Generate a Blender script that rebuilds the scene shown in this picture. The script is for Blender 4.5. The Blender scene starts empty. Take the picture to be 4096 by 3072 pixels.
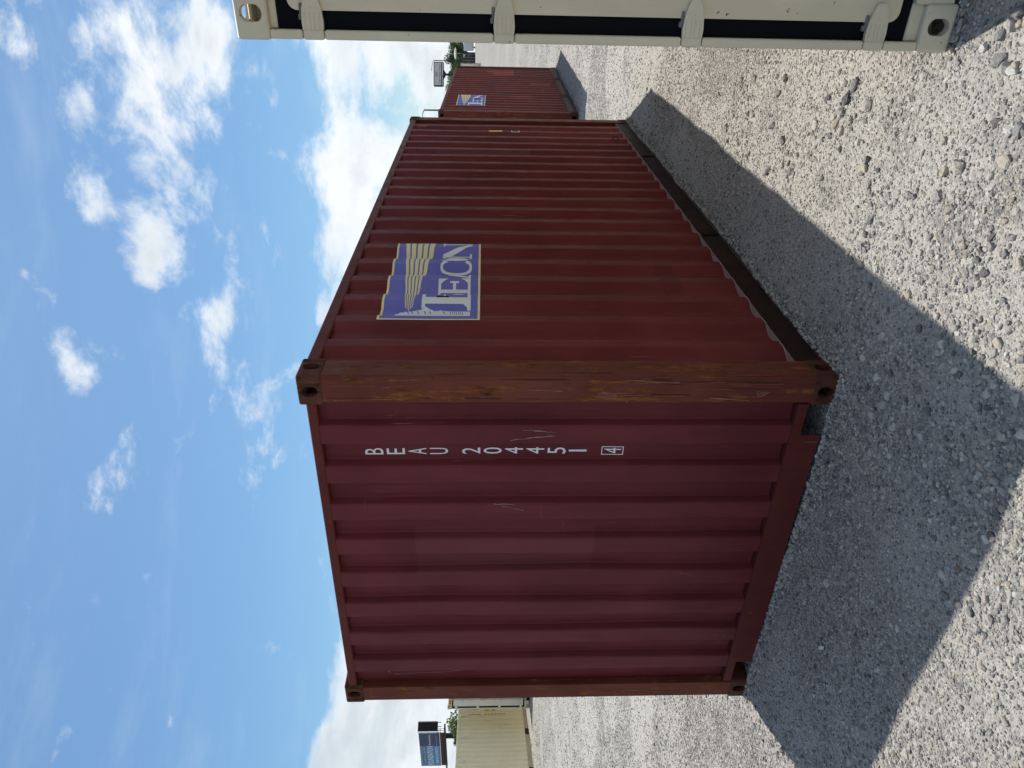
import bpy, bmesh, math, random
import numpy as np
from mathutils import Vector, Matrix

random.seed(7)
RNG = np.random.default_rng(7)
S = bpy.context.scene
COL = S.collection

# ---------------------------------------------------------------- camera
F_PX, PITCH, ROLL, CAM_H = 2850.0, 0.03861, 0.00129, 1.709
FW = Vector((0, math.cos(PITCH), -math.sin(PITCH)))
R0 = Vector((1, 0, 0)); U0 = R0.cross(FW)
RT = R0 * math.cos(ROLL) + U0 * math.sin(ROLL)
UP = -R0 * math.sin(ROLL) + U0 * math.cos(ROLL)
CAM = Vector((0, 0, CAM_H))
cd = bpy.data.cameras.new('camera')
cam = bpy.data.objects.new('camera', cd); COL.objects.link(cam)
cd.sensor_fit = 'HORIZONTAL'; cd.sensor_width = 36.0; cd.lens = F_PX / 4096 * 36.0
cd.clip_start = 0.05; cd.clip_end = 5000
# the phone was held upright but the picture is stored on its side: world up is picture left
cx, cy, cz = -UP, RT, -FW
cam.matrix_world = Matrix(((cx.x, cy.x, cz.x, CAM.x), (cx.y, cy.y, cz.y, CAM.y), (cx.z, cy.z, cz.z, CAM.z), (0, 0, 0, 1)))
S.camera = cam

def at(x, y, depth):
    """place at a distance in metres along the view, from a spot of the photograph (4096 x 3072)"""
    u, v = 3072 - y, x
    return CAM + depth * (RT * ((u - 1536) / F_PX) - UP * ((v - 2048) / F_PX) + FW)

# ---------------------------------------------------------------- node helpers
class NT:
    def __init__(self, tree):
        self.t = tree; self.n = tree.nodes; self.l = tree.links
    def new(self, typ, **kw):
        n = self.n.new(typ)
        for k, v in kw.items(): setattr(n, k, v)
        return n
    def set(self, sock, v):
        if isinstance(v, bpy.types.NodeSocket): self.l.new(v, sock)
        elif v is not None: sock.default_value = v
    def m(self, op, a, b=None, c=None, clamp=False):
        n = self.new('ShaderNodeMath', operation=op); n.use_clamp = clamp
        self.set(n.inputs[0], a); self.set(n.inputs[1], b); self.set(n.inputs[2], c)
        return n.outputs[0]
    def vm(self, op, a, b=None):
        n = self.new('ShaderNodeVectorMath', operation=op)
        self.set(n.inputs[0], a); self.set(n.inputs[1], b)
        return n.outputs['Value'] if op in ('DOT_PRODUCT', 'LENGTH', 'DISTANCE') else n.outputs[0]
    def smooth(self, v, lo, hi):
        n = self.new('ShaderNodeMapRange', interpolation_type='SMOOTHSTEP')
        self.set(n.inputs[0], v); self.set(n.inputs[1], lo); self.set(n.inputs[2], hi)
        return n.outputs[0]
    def lin(self, v, lo, hi, a=0.0, b=1.0):
        n = self.new('ShaderNodeMapRange')
        for i, q in enumerate((v, lo, hi, a, b)): self.set(n.inputs[i], q)
        return n.outputs[0]
    def noise(self, vec, scale, detail=4, rough=0.5, dist=0.0, color=False):
        n = self.new('ShaderNodeTexNoise'); self.set(n.inputs['Vector'], vec)
        n.inputs['Scale'].default_value = scale; n.inputs['Detail'].default_value = detail
        n.inputs['Roughness'].default_value = rough; n.inputs['Distortion'].default_value = dist
        return n.outputs['Color'] if color else n.outputs['Fac']
    def mapping(self, vec, scale=(1, 1, 1), loc=(0, 0, 0), rot=(0, 0, 0)):
        n = self.new('ShaderNodeMapping'); self.set(n.inputs['Vector'], vec)
        n.inputs['Scale'].default_value = scale; n.inputs['Location'].default_value = loc; n.inputs['Rotation'].default_value = rot
        return n.outputs[0]
    def mix(self, fac, a, b, blend='MIX'):
        n = self.new('ShaderNodeMix', data_type='RGBA', blend_type=blend)
        self.set(n.inputs[0], fac)
        for i, q in ((6, a), (7, b)):
            if isinstance(q, tuple) and len(q) == 3: q = q + (1,)
            self.set(n.inputs[i], q)
        return n.outputs[2]
    def ramp(self, fac, stops, interp='LINEAR'):
        n = self.new('ShaderNodeValToRGB'); self.set(n.inputs[0], fac)
        cr = n.color_ramp; cr.interpolation = interp
        while len(cr.elements) > 1: cr.elements.remove(cr.elements[-1])
        cr.elements[0].position = stops[0][0]; cr.elements[0].color = tuple(stops[0][1]) + (1,)
        for p, c in stops[1:]:
            e = cr.elements.new(p); e.color = tuple(c) + (1,)
        return n.outputs[0]
    def xyz(self, vec):
        n = self.new('ShaderNodeSeparateXYZ'); self.set(n.inputs[0], vec); return n.outputs
    def comb(self, x, y, z):
        n = self.new('ShaderNodeCombineXYZ')
        for i, q in enumerate((x, y, z)): self.set(n.inputs[i], q)
        return n.outputs[0]
    def bump(self, h, strength=0.3, dist=0.01, normal=None):
        n = self.new('ShaderNodeBump'); n.inputs['Strength'].default_value = strength; n.inputs['Distance'].default_value = dist
        self.set(n.inputs['Height'], h)
        if normal is not None: self.set(n.inputs['Normal'], normal)
        return n.outputs[0]

# ---------------------------------------------------------------- sky, sun, exposure
SUN_VEC = Vector((-0.135, -1.255, -2.591)).normalized()          # the way the light travels
SUN_EL = math.asin(-SUN_VEC.z); SUN_AZ = math.atan2(-SUN_VEC.x, -SUN_VEC.y)
W = bpy.data.worlds.new('World'); S.world = W; W.use_nodes = True
t = NT(W.node_tree); t.n.clear()
sky = t.new('ShaderNodeTexSky', sky_type='NISHITA'); sky.sun_disc = False
sky.sun_elevation = SUN_EL; sky.sun_rotation = SUN_AZ; sky.air_density = 1.15; sky.dust_density = 0.7; sky.ozone_density = 2.2
dirv = t.vm('NORMALIZE', t.new('ShaderNodeTexCoord').outputs['Generated'])
dx, dy, dz = t.xyz(dirv)
az = t.m('ARCTAN2', dx, dy); el = t.m('ARCSINE', dz)
# cumulus banks: (azimuth, elevation, half-widths, weight) in degrees
def dirdeg(u, v):
    d = (RT * ((u - 1536) / F_PX) - UP * ((v - 2048) / F_PX) + FW).normalized()
    return math.degrees(math.atan2(d.x, d.y)), math.degrees(math.asin(d.z))
banks = []
for (u, v, ru, rv, w) in [
        (2860, 460, 400, 230, .36), (2420, 640, 360, 150, .32), (1980, 590, 170, 100, .38), (2250, 840, 260, 60, .22),
        (2480, 290, 300, 70, .24), (2880, 850, 240, 80, .26), (2900, 60, 220, 80, .28), (2800, 1120, 240, 60, .24),
        (1800, 880, 120, 70, .34), (1660, 235, 80, 45, .34), (1560, 320, 60, 40, .32), (1250, 1110, 90, 65, .32), (2060, 960, 170, 40, .24)]:
    a0, e0 = dirdeg(u, v)
    a1, _ = dirdeg(u + ru, v); _, e1 = dirdeg(u, v - rv)
    banks.append((a0, e0, max(abs(a1 - a0), 1), max(abs(e1 - e0), 1), w))
total = None
for a0, e0, ra, re_, w in banks:
    qa = t.m('MULTIPLY', t.m('SUBTRACT', az, math.radians(a0)), 1 / math.radians(ra))
    qe = t.m('MULTIPLY', t.m('SUBTRACT', el, math.radians(e0)), 1 / math.radians(re_))
    r2 = t.m('ADD', t.m('MULTIPLY', qa, qa), t.m('MULTIPLY', qe, qe))
    g = t.m('MULTIPLY', t.m('EXPONENT', t.m('MULTIPLY', r2, -0.8)), w)
    total = g if total is None else t.m('ADD', total, g)
total = t.m('MINIMUM', t.m('MULTIPLY', total, 0.86), 0.50)
# the cumulus bank standing all round the horizon, with one low gap
wob = t.noise(t.comb(az, 3.3, 0.0), 2.2, 2, 0.5)
gap = t.m('MULTIPLY', t.m('SUBTRACT', az, math.radians(-11.5)), 1 / math.radians(7.0))
top = t.m('SUBTRACT', t.m('ADD', math.radians(12.6), t.m('MULTIPLY', t.m('SUBTRACT', wob, 0.5), math.radians(7))), t.m('MULTIPLY', t.m('EXPONENT', t.m('MULTIPLY', t.m('MULTIPLY', gap, gap), -1.0)), math.radians(5)))
bank = t.smooth(t.m('SUBTRACT', top, el), math.radians(-1.6), math.radians(1.6))
total = t.m('ADD', total, t.m('MULTIPLY', bank, 0.46))
# the rest of the dome: fair weather clouds of the same kind
front = t.smooth(t.m('ABSOLUTE', az), 0.55, 0.95)
high = t.smooth(el, 0.62, 0.8)
rest = t.m('MAXIMUM', front, high)
total = t.m('ADD', total, t.m('MULTIPLY', rest, 0.2))
cv = t.comb(t.m('MULTIPLY', az, 1.0), t.m('MULTIPLY', el, 1.55), t.m('MULTIPLY', dz, 0.6))
warp = t.noise(cv, 3.0, 2, 0.5, color=True)
cvw = t.vm('ADD', cv, t.vm('MULTIPLY', t.vm('SUBTRACT', warp, (0.5, 0.5, 0.5)), (0.16, 0.16, 0.16)))
n1 = t.noise(cvw, 7.5, 7, 0.62)
n2 = t.noise(cvw, 2.6, 2, 0.5)
dens = t.m('ADD', t.m('ADD', t.m('MULTIPLY', t.m('SUBTRACT', n1, 0.5), 1.5), t.m('MULTIPLY', t.m('SUBTRACT', n2, 0.5), 0.35)), total)
mask = t.m('MULTIPLY', t.smooth(dens, 0.14, 0.48), 0.97)
wisp = t.m('MULTIPLY', t.smooth(t.noise(t.mapping(cv, (0.9, 2.6, 1)), 4.0, 5, 0.62), 0.50, 0.9), 0.14)
low = t.m('MULTIPLY', t.smooth(el, 0.20, 0.0), 0.50)
mask = t.m('MAXIMUM', t.m('MAXIMUM', mask, wisp), low)
thick = t.smooth(t.m('ADD', dens, t.m('MULTIPLY', t.m('SUBTRACT', t.noise(t.mapping(cvw, (1, 1.6, 1), (0.3, 0.06, 0)), 5.0, 4, 0.55), 0.5), 1.5)), 0.25, 0.85)
SKYK = 1.0
cloud = t.mix(thick, (8.2 * SKYK, 8.5 * SKYK, 8.7 * SKYK), (5.4 * SKYK, 6.0 * SKYK, 6.5 * SKYK))
bluesky = t.mix(1.0, sky.outputs[0], (0.66, 0.86, 0.95), 'MULTIPLY')
skycol = t.mix(mask, bluesky, cloud)
bg = t.new('ShaderNodeBackground'); bg.inputs['Strength'].default_value = 0.072
t.l.new(skycol, bg.inputs['Color'])
W.cycles.sampling_method = 'MANUAL'; W.cycles.sample_map_resolution = 512
t.l.new(bg.outputs[0], t.new('ShaderNodeOutputWorld').inputs[0])

sl = bpy.data.lights.new('sun', 'SUN'); sl.energy = 3.05; sl.angle = math.radians(0.6); sl.color = (1.0, 0.955, 0.88)
sun = bpy.data.objects.new('sun', sl); COL.objects.link(sun)
sun.rotation_euler = SUN_VEC.to_track_quat('-Z', 'Y').to_euler(); sun.location = (0, 8, 20)

vs = S.view_settings
vs.view_transform = 'Standard'; vs.look = 'None'; vs.gamma = 1.0; vs.exposure = 0.76; vs.use_curve_mapping = False
S.render.resolution_x = 1024; S.render.resolution_y = 768
S.render.engine = 'CYCLES'
S.cycles.max_bounces = 5; S.cycles.diffuse_bounces = 4; S.cycles.glossy_bounces = 2; S.cycles.transmission_bounces = 2

# ---------------------------------------------------------------- numeric noise for terrain
def vnoise(x, y, seed=0):
    x = np.asarray(x, float); y = np.asarray(y, float)
    xi = np.floor(x).astype(np.int64); yi = np.floor(y).astype(np.int64)
    fx = x - xi; fy = y - yi
    fx = fx * fx * (3 - 2 * fx); fy = fy * fy * (3 - 2 * fy)
    def h(a, b):
        n = (a * 374761393 + b * 668265263 + seed * 1442695041) & 0x7fffffff
        n = ((n ^ (n >> 13)) * 1274126177) & 0x7fffffff
        return ((n ^ (n >> 16)) & 0xffff) / 65535.0
    return (h(xi, yi) * (1 - fx) + h(xi + 1, yi) * fx) * (1 - fy) + (h(xi, yi + 1) * (1 - fx) + h(xi + 1, yi + 1) * fx) * fy
def sstep(v, a, b):
    q = np.clip((np.asarray(v, float) - a) / (b - a), 0, 1); return q * q * (3 - 2 * q)
def gz(x, y):
    x = np.asarray(x, float); y = np.asarray(y, float)
    right = np.interp(y, [-900, 11, 18.5, 32, 93, 142, 300, 2000], [0, 0, -0.13, 0.3, 2.3, 3.7, 5.0, 7.0])
    left = np.interp(y, [-900, 11, 25.2, 32, 100, 300, 2000], [0, 0, 0.11, 0.22, 2.0, 5.0, 7.0])
    w = sstep(x, -7, 3)
    base = left * (1 - w) + right * w
    d = (vnoise(x * 1.3, y * 1.3, 3) - 0.5) * 0.026 + (vnoise(x * 4.2, y * 4.2, 5) - 0.5) * 0.018 + (vnoise(x * 9, y * 9, 15) - 0.5) * 0.007 + (vnoise(x * 0.4, y * 0.4, 9) - 0.5) * 0.02
    return base + d - 0.006

# ---------------------------------------------------------------- materials
def principled(name):
    m = bpy.data.materials.new(name); m.use_nodes = True
    t = NT(m.node_tree); t.n.clear()
    b = t.new('ShaderNodeBsdfPrincipled'); o = t.new('ShaderNodeOutputMaterial')
    t.l.new(b.outputs[0], o.inputs[0])
    return m, t, b

def simple(name, c, rough=0.6, var=0.12, metal=0.0, scale=6.0, spec=0.3):
    m, t, b = principled(name)
    oc = t.new('ShaderNodeTexCoord').outputs['Object']
    n = t.noise(oc, scale, 6, 0.6)
    lo = tuple(q * (1 - var) for q in c); hi = tuple(min(1, q * (1 + var)) for q in c)
    t.l.new(t.mix(n, lo, hi), b.inputs['Base Color'])
    b.inputs['Roughness'].default_value = rough; b.inputs['Metallic'].default_value = metal
    b.inputs['Specular IOR Level'].default_value = spec
    t.l.new(t.bump(n, 0.08, 0.01), b.inputs['Normal'])
    return m

def rectmask(t, xyz, ia, ib, a0, a1, b0, b1):
    f = lambda v, lo, hi: t.m('MULTIPLY', t.m('GREATER_THAN', v, lo), t.m('LESS_THAN', v, hi))
    return t.m('MULTIPLY', f(xyz[ia], a0, a1), f(xyz[ib], b0, b1))

def paint(name, c1, c2, rust=0.0, streak=0.0, seed=0.0, rects=(), rough=0.55, dirt=0.25, dust=0.0, scratch=0.5, rustcol=None, spec=0.13, foot=0.0):
    m, t, b = principled(name)
    oc = t.new('ShaderNodeTexCoord').outputs['Object']
    oc = t.mapping(oc, (1, 1, 1), (seed, seed * 1.7, 0))
    p = t.xyz(oc)
    pz = t.mapping(oc, (1, 1, 0.12))
    col = t.mix(t.smooth(t.noise(oc, 1.6, 3, 0.6), 0.3, 0.7), c1, c2)
    # vertical grime runs
    run = t.smooth(t.noise(pz, 16, 3, 0.65), 0.46, 0.75)
    col = t.mix(t.m('MULTIPLY', run, dirt), col, tuple(q * 0.55 for q in c1))
    # chalky fading
    col = t.mix(t.m('MULTIPLY', t.smooth(t.noise(oc, 4.5, 4, 0.65), 0.5, 0.8), 0.22), col, tuple(min(1, q * 1.5 + 0.012) for q in c2))
    for (ia, ib, a0, a1, b0, b1, rc, f) in rects:
        off = {0: seed, 1: seed * 1.7, 2: 0}
        edge = t.m('MULTIPLY', rectmask(t, p, ia, ib, a0 + off[ia], a1 + off[ia], b0 + off[ib], b1 + off[ib]), f)
        col = t.mix(edge, col, rc)
    # fine scratches, mostly along the length of travel and up-down
    s1 = t.smooth(t.noise(t.mapping(oc, (90, 90, 3.0)), 1.0, 2, 0.4, 0.6), 0.70, 0.74)
    s2 = t.smooth(t.noise(t.mapping(oc, (4, 4, 120)), 1.0, 2, 0.4, 1.2), 0.74, 0.77)
    gate = t.smooth(t.noise(oc, 2.3, 3, 0.6), 0.5, 0.66)
    sc = t.m('MULTIPLY', t.m('MULTIPLY', t.m('MAXIMUM', s1, s2), gate), scratch)
    col = t.mix(sc, col, (0.34, 0.20, 0.13))
    chips = t.m('MULTIPLY', t.smooth(t.noise(oc, 38, 3, 0.6), 0.695, 0.72), 0.85)
    col = t.mix(chips, col, (0.05, 0.028, 0.02))
    # rust
    rn = t.m('ADD', t.noise(oc, 7, 6, 0.68, 0.3), t.m('MULTIPLY', t.m('SUBTRACT', t.noise(t.mapping(oc, (1, 1, 0.07)), 26, 4, 0.6), 0.5), streak))
    rn = t.m('ADD', rn, t.m('MULTIPLY', t.smooth(p[2], 0.42, 0.12), foot))
    rm = t.smooth(rn, 0.74 - rust * 0.36, 0.80 - rust * 0.26)
    rc = t.ramp(t.noise(t.mapping(oc, (1, 1, 0.25)), 34, 5, 0.7), rustcol or [(0.3, (0.035, 0.017, 0.010)), (0.5, (0.16, 0.052, 0.018)), (0.62, (0.22, 0.080, 0.030)), (0.80, (0.30, 0.135, 0.065))])
    col = t.mix(rm, col, rc)
    if dust > 0:
        nz = t.xyz(t.new('ShaderNodeNewGeometry').outputs['Normal'])[2]
        dm = t.m('MULTIPLY', t.smooth(nz, 0.5, 0.95), dust)
        col = t.mix(dm, col, (0.36, 0.28, 0.25))
    t.l.new(col, b.inputs['Base Color'])
    t.l.new(t.m('ADD', t.m('MULTIPLY', rm, 0.35), t.lin(t.noise(oc, 9, 2, 0.6), 0.3, 0.7, rough - 0.06, rough + 0.1)), b.inputs['Roughness'])
    b.inputs['Specular IOR Level'].default_value = spec
    h = t.m('ADD', t.m('MULTIPLY', t.noise(oc, 2.2, 3, 0.5), 1.0), t.m('MULTIPLY', t.noise(oc, 60, 3, 0.65), t.m('ADD', 0.02, t.m('MULTIPLY', rm, 0.22))))
    h = t.m('SUBTRACT', h, t.m('MULTIPLY', sc, 0.05))
    t.l.new(t.bump(h, 0.55, 0.012), b.inputs['Normal'])
    return m

M = {}
RED1, RED2 = (0.12, 0.0205, 0.021), (0.158, 0.029, 0.028)
M['red_side'] = paint('maroon_paint_side', RED1, RED2, 0.07, 0.3, 0.0, dirt=0.34, foot=0.08, spec=0.13, rough=0.55,
    rects=[(0, 2, 4.30, 4.62, 1.25, 2.2, (0.155, 0.045, 0.05), .6), (0, 2, 0.98, 1.55, 0.5, 0.62, (0.10, 0.022, 0.022), .6)])
M['red_end'] = paint('maroon_paint_end', (0.104, 0.0185, 0.0225), (0.132, 0.0245, 0.029), 0.09, 0.25, 3.1, dirt=0.32, foot=0.10, spec=0.15, rough=0.52,
    rects=[(1, 2, 0.985, 1.16, 1.10, 2.085, (0.150, 0.038, 0.050), .45), (1, 2, 1.16, 1.30, 1.10, 2.085, (0.118, 0.030, 0.038), .5)])
M['red_rail'] = paint('maroon_paint_rail', (0.092, 0.0175, 0.0155), (0.118, 0.026, 0.021), 0.24, 0.5, 5.3, dirt=0.3)
M['red_post'] = paint('rusty_corner_post', (0.112, 0.0275, 0.0195), (0.15, 0.042, 0.027), 0.54, 1.3, 1.9, dirt=0.35, scratch=1.0)
M['red_post_dull'] = paint('scuffed_corner_post', (0.1, 0.0245, 0.018), (0.135, 0.037, 0.024), 0.46, 1.0, 8.4, dirt=0.3, scratch=0.9)
M['casting'] = paint('rusted_casting', (0.075, 0.026, 0.018), (0.10, 0.036, 0.025), 0.80, 0.4, 2.2, rough=0.65,
    rustcol=[(0.28, (0.022, 0.012, 0.008)), (0.46, (0.055, 0.025, 0.014)), (0.58, (0.10, 0.043, 0.022)), (0.70, (0.15, 0.075, 0.045)), (0.84, (0.15, 0.15, 0.165))])
M['dark_rail'] = paint('dirty_bottom_rail', (0.020, 0.0095, 0.009), (0.032, 0.014, 0.012), 0.22, 0.6, 4.4, dirt=0.4, dust=0.22, rough=0.6)
M['red_side_old'] = paint('faded_maroon_side', (0.118, 0.0195, 0.018), (0.15, 0.027, 0.023), 0.08, 0.4, 11.7, dirt=0.25, scratch=0.8,
    rects=[(0, 2, 5.05, 5.33, 1.1, 1.75, (0.30, 0.075, 0.055), .9), (0, 2, 4.72, 5.05, 1.1, 1.6, (0.27, 0.065, 0.05), .85), (0, 2, 5.05, 5.30, 0.9, 1.08, (0.09, 0.03, 0.035), .8),
           (0, 2, 5.2, 5.8, 0.25, 0.6, (0.08, 0.028, 0.032), .7), (0, 2, 1.9, 2.2, 0.95, 1.45, (0.085, 0.03, 0.034), .8), (0, 2, 1.62, 1.9, 0.8, 1.25, (0.2, 0.05, 0.05), .6),
           (0, 2, 3.3, 3.6, 0.3, 0.75, (0.22, 0.06, 0.045), .7)])
CR1, CR2 = (0.55, 0.487, 0.355), (0.59, 0.525, 0.39)
CRUST = [(0.3, (0.10, 0.045, 0.02)), (0.6, (0.30, 0.15, 0.06)), (0.8, (0.42, 0.27, 0.13))]
M['cream'] = paint('cream_paint', CR1, CR2, -0.02, 0.3, 0.7, dirt=0.08, scratch=0.15, rustcol=CRUST, rough=0.42)
M['cream_frame'] = paint('cream_paint_frame', (0.535, 0.48, 0.36), (0.585, 0.53, 0.405), 0.11, 0.3, 6.1, dirt=0.12, scratch=0.2, rustcol=CRUST, rough=0.42)
M['beige'] = paint('beige_paint', (0.78, 0.69, 0.46), (0.82, 0.735, 0.5), -0.04, 0.2, 2.7, dirt=0.10, scratch=0.1, rustcol=CRUST)
M['cream_bright'] = paint('bright_cream_paint', (0.70, 0.665, 0.54), (0.74, 0.70, 0.58), -0.04, 0.2, 2.1, dirt=0.06, scratch=0.1, rustcol=CRUST)
M['beige_dark'] = paint('beige_rail', (0.40, 0.34, 0.235), (0.46, 0.40, 0.28), 0.02, 0.2, 2.9, dirt=0.15, scratch=0.1, rustcol=CRUST)
M['rubber'] = simple('black_rubber', (0.0035, 0.004, 0.006), 0.7, 0.3, spec=0.08)
M['black_paint'] = simple('charcoal_paint', (0.035, 0.034, 0.036), 0.5, 0.2)
M['dark_void'] = simple('shade_and_dark_steel', (0.02, 0.013, 0.011), 0.8, 0.2)  # near-black carries the shade of pockets and sill recesses; the lashing ring shares it
M['seal'] = simple('grey_sealant', (0.16, 0.15, 0.14), 0.8, 0.4, scale=60)
M['bead'] = simple('grey_weld_bead', (0.28, 0.22, 0.21), 0.8, 0.3, scale=40)
M['ledge'] = simple('dusty_ledge', (0.30, 0.205, 0.195), 0.9, 0.3, scale=30)
M['brown_rail'] = simple('dusty_brown_rail', (0.115, 0.07, 0.052), 0.85, 0.35, scale=5)
M['roofwood'] = simple('plywood_floor', (0.25, 0.16, 0.09), 0.7, 0.3)
M['logo_blue'] = paint('sun_faded_blue_print', (0.1534, 0.1534, 0.4680), (0.1885, 0.1885, 0.5200), 0.13, 0.5, 0.4, dirt=0.12, scratch=0.35, rustcol=[(0.3, (0.07, 0.014, 0.014)), (0.7, (0.13, 0.026, 0.025))])
M['logo_white'] = paint('off_white_print', (0.74, 0.78, 0.74), (0.8, 0.83, 0.79), 0.13, 0.5, 0.4, dirt=0.08, scratch=0.3, rustcol=[(0.3, (0.07, 0.014, 0.014)), (0.7, (0.13, 0.026, 0.025))])
M['logo_yellow'] = paint('pale_yellow_print', (0.82, 0.71, 0.34), (0.86, 0.76, 0.4), 0.13, 0.5, 0.4, dirt=0.06, scratch=0.3, rustcol=[(0.3, (0.07, 0.014, 0.014)), (0.7, (0.13, 0.026, 0.025))])
M['white_print'] = simple('white_lettering', (0.72, 0.74, 0.76), 0.6, 0.06)
M['black_print'] = simple('black_lettering', (0.02, 0.02, 0.022), 0.6, 0.2)
M['yellow_sticker'] = simple('yellow_sticker', (0.75, 0.40, 0.03), 0.5, 0.1)
M['pale_scratch'] = simple('bare_primer_scratch', (0.30, 0.165, 0.12), 0.7, 0.4, scale=50)
M['rust_dark'] = simple('dark_rust', (0.035, 0.016, 0.010), 0.9, 0.5, scale=40)
M['rust_orange'] = simple('orange_rust', (0.25, 0.085, 0.030), 0.9, 0.4, scale=40)
M['galv'] = simple('galvanised_steel', (0.42, 0.43, 0.42), 0.45, 0.2, 0.3)

# ---------------------------------------------------------------- mesh helpers
def link(name, me, mat, parent=None):
    o = bpy.data.objects.new(name, me); COL.objects.link(o)
    if mat is not None and not me.materials: me.materials.append(mat)
    if parent is not None: o.parent = parent
    return o
def tag(o, label=None, cat=None, group=None, kind=None):
    for k, v in (('label', label), ('category', cat), ('group', group), ('kind', kind)):
        if v: o[k] = v
    return o
def empty(name, loc, rot=(0, 0, 0)):
    o = bpy.data.objects.new(name, None); COL.objects.link(o); o.location = loc; o.rotation_euler = rot
    o.empty_display_size = 0.3
    return o
class MB:
    def __init__(self): self.bm = bmesh.new()
    def box(self, x0, x1, y0, y1, z0, z1, bev=0.0, seg=1):
        b = bmesh.new()
        vs_ = [b.verts.new((x, y, z)) for x in (x0, x1) for y in (y0, y1) for z in (z0, z1)]
        for q in ((0, 1, 3, 2), (4, 6, 7, 5), (0, 4, 5, 1), (2, 3, 7, 6), (0, 2, 6, 4), (1, 5, 7, 3)):
            b.faces.new([vs_[i] for i in q])
        if bev: bmesh.ops.bevel(b, geom=list(b.edges), offset=bev, segments=seg, profile=0.5, affect='EDGES')
        self.merge(b); return self
    def merge(self, b, mat=None):
        bmesh.ops.recalc_face_normals(b, faces=list(b.faces))
        me = bpy.data.meshes.new('tmp'); b.to_mesh(me); b.free()
        if mat is not None: me.transform(mat)
        self.bm.from_mesh(me); bpy.data.meshes.remove(me)
    def prism(self, poly, fn, d0, d1):
        """poly: 2-D outline; fn(a, b, d) -> xyz"""
        b = bmesh.new()
        lo = [b.verts.new(fn(a, c, d0)) for a, c in poly]; hi = [b.verts.new(fn(a, c, d1)) for a, c in poly]
        n = len(poly)
        for i in range(n): b.faces.new((lo[i], lo[(i + 1) % n], hi[(i + 1) % n], hi[i]))
        b.faces.new(lo); b.faces.new(hi[::-1])
        self.merge(b); return self
    def tube(self, pts, r, n=8, r2=None):
        pts = [Vector(p) for p in pts]; b = bmesh.new(); rings = []
        r2 = r if r2 is None else r2
        for i, p in enumerate(pts):
            d = (pts[min(i + 1, len(pts) - 1)] - pts[max(i - 1, 0)]).normalized()
            a = d.orthogonal().normalized(); c = d.cross(a)
            rr = r + (r2 - r) * i / max(1, len(pts) - 1)
            rings.append([b.verts.new(p + rr * (a * math.cos(k * 2 * math.pi / n) + c * math.sin(k * 2 * math.pi / n))) for k in range(n)])
        # keep rings from twisting
        for A, B in zip(rings, rings[1:]):
            k0 = min(range(n), key=lambda k: (B[k].co - A[0].co).length)
            for k in range(n): b.faces.new((A[k], A[(k + 1) % n], B[(k0 + k + 1) % n], B[(k0 + k) % n]))
        b.faces.new(rings[0]); b.faces.new(rings[-1][::-1])
        self.merge(b); return self
    def build(self, name, mat, parent=None):
        me = bpy.data.meshes.new(name); self.bm.to_mesh(me); self.bm.free()
        return link(name, me, mat, parent)
def bx(name, mat, parent, x0, x1, y0, y1, z0, z1, bev=0.004, seg=1):
    return MB().box(x0, x1, y0, y1, z0, z1, bev, seg).build(name, mat, parent)

# ---------------------------------------------------------------- corner casting (cut with real holes)
CL, CW, CH = 0.178, 0.162, 0.118
def oval(a, b, n=20):
    """stadium outline: total a wide, b high"""
    r = min(a, b) / 2; pts = []
    for k in range(n):
        th = 2 * math.pi * k / n
        x, y = math.cos(th) * r, math.sin(th) * r
        if a > b: x += math.copysign((a - b) / 2, x)
        else: y += math.copysign((b - a) / 2, y)
        pts.append((x, y))
    return pts
def casting_mesh():
    o = MB().box(0, CL, 0, CW, 0, CH, 0.013, 3).build('casting_body', None)
    cuts = [MB().box(0.03, CL - 0.012, 0.03, CW - 0.012, 0.026, CH - 0.03).build('cut', None),
            MB().prism(oval(0.058, 0.079), lambda a, b, d: (CL * 0.53 + a, d, CH * 0.5 + b), -0.02, 0.06).build('cut', None),
            MB().prism(oval(0.058, 0.079), lambda a, b, d: (d, CW * 0.53 + a, CH * 0.5 + b), -0.02, 0.06).build('cut', None),
            MB().prism(oval(0.118, 0.062), lambda a, b, d: (CL * 0.52 + a, CW * 0.52 + b, d), CH - 0.05, CH + 0.02).build('cut', None)]
    for c in cuts:
        md = o.modifiers.new('b', 'BOOLEAN'); md.operation = 'DIFFERENCE'; md.object = c; md.solver = 'EXACT'
    dg = bpy.context.evaluated_depsgraph_get()
    me = bpy.data.meshes.new_from_object(o.evaluated_get(dg))
    for q in [o] + cuts: bpy.data.objects.remove(q)
    return me
CAST0 = casting_mesh()
def cast_variants():
    """castings for the eight corners of a 6.058 x 2.438 x 2.591 m box, in box coordinates"""
    out = []
    for fx in (0, 1):
        for fy in (0, 1):
            for fz in (0, 1):
                me = CAST0.copy()
                sx, sy, sz = (1, -1)[fx], (1, -1)[fy], (-1, 1)[fz]
                mt = Matrix.Translation((BL * fx, BW * fy, BH * fz if fz else 0)) @ Matrix.Diagonal((sx, sy, sz, 1)) @ Matrix.Translation((0, 0, -CH))
                if not fz: mt = Matrix.Translation((BL * fx, BW * fy, 0)) @ Matrix.Diagonal((sx, sy, -1, 1)) @ Matrix.Translation((0, 0, -CH))
                me.transform(mt)
                if sx * sy * sz < 0: me.flip_normals()
                out.append(me)
    return out
BL, BW, BH = 6.058, 2.438, 2.591
CASTS = cast_variants()

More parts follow.
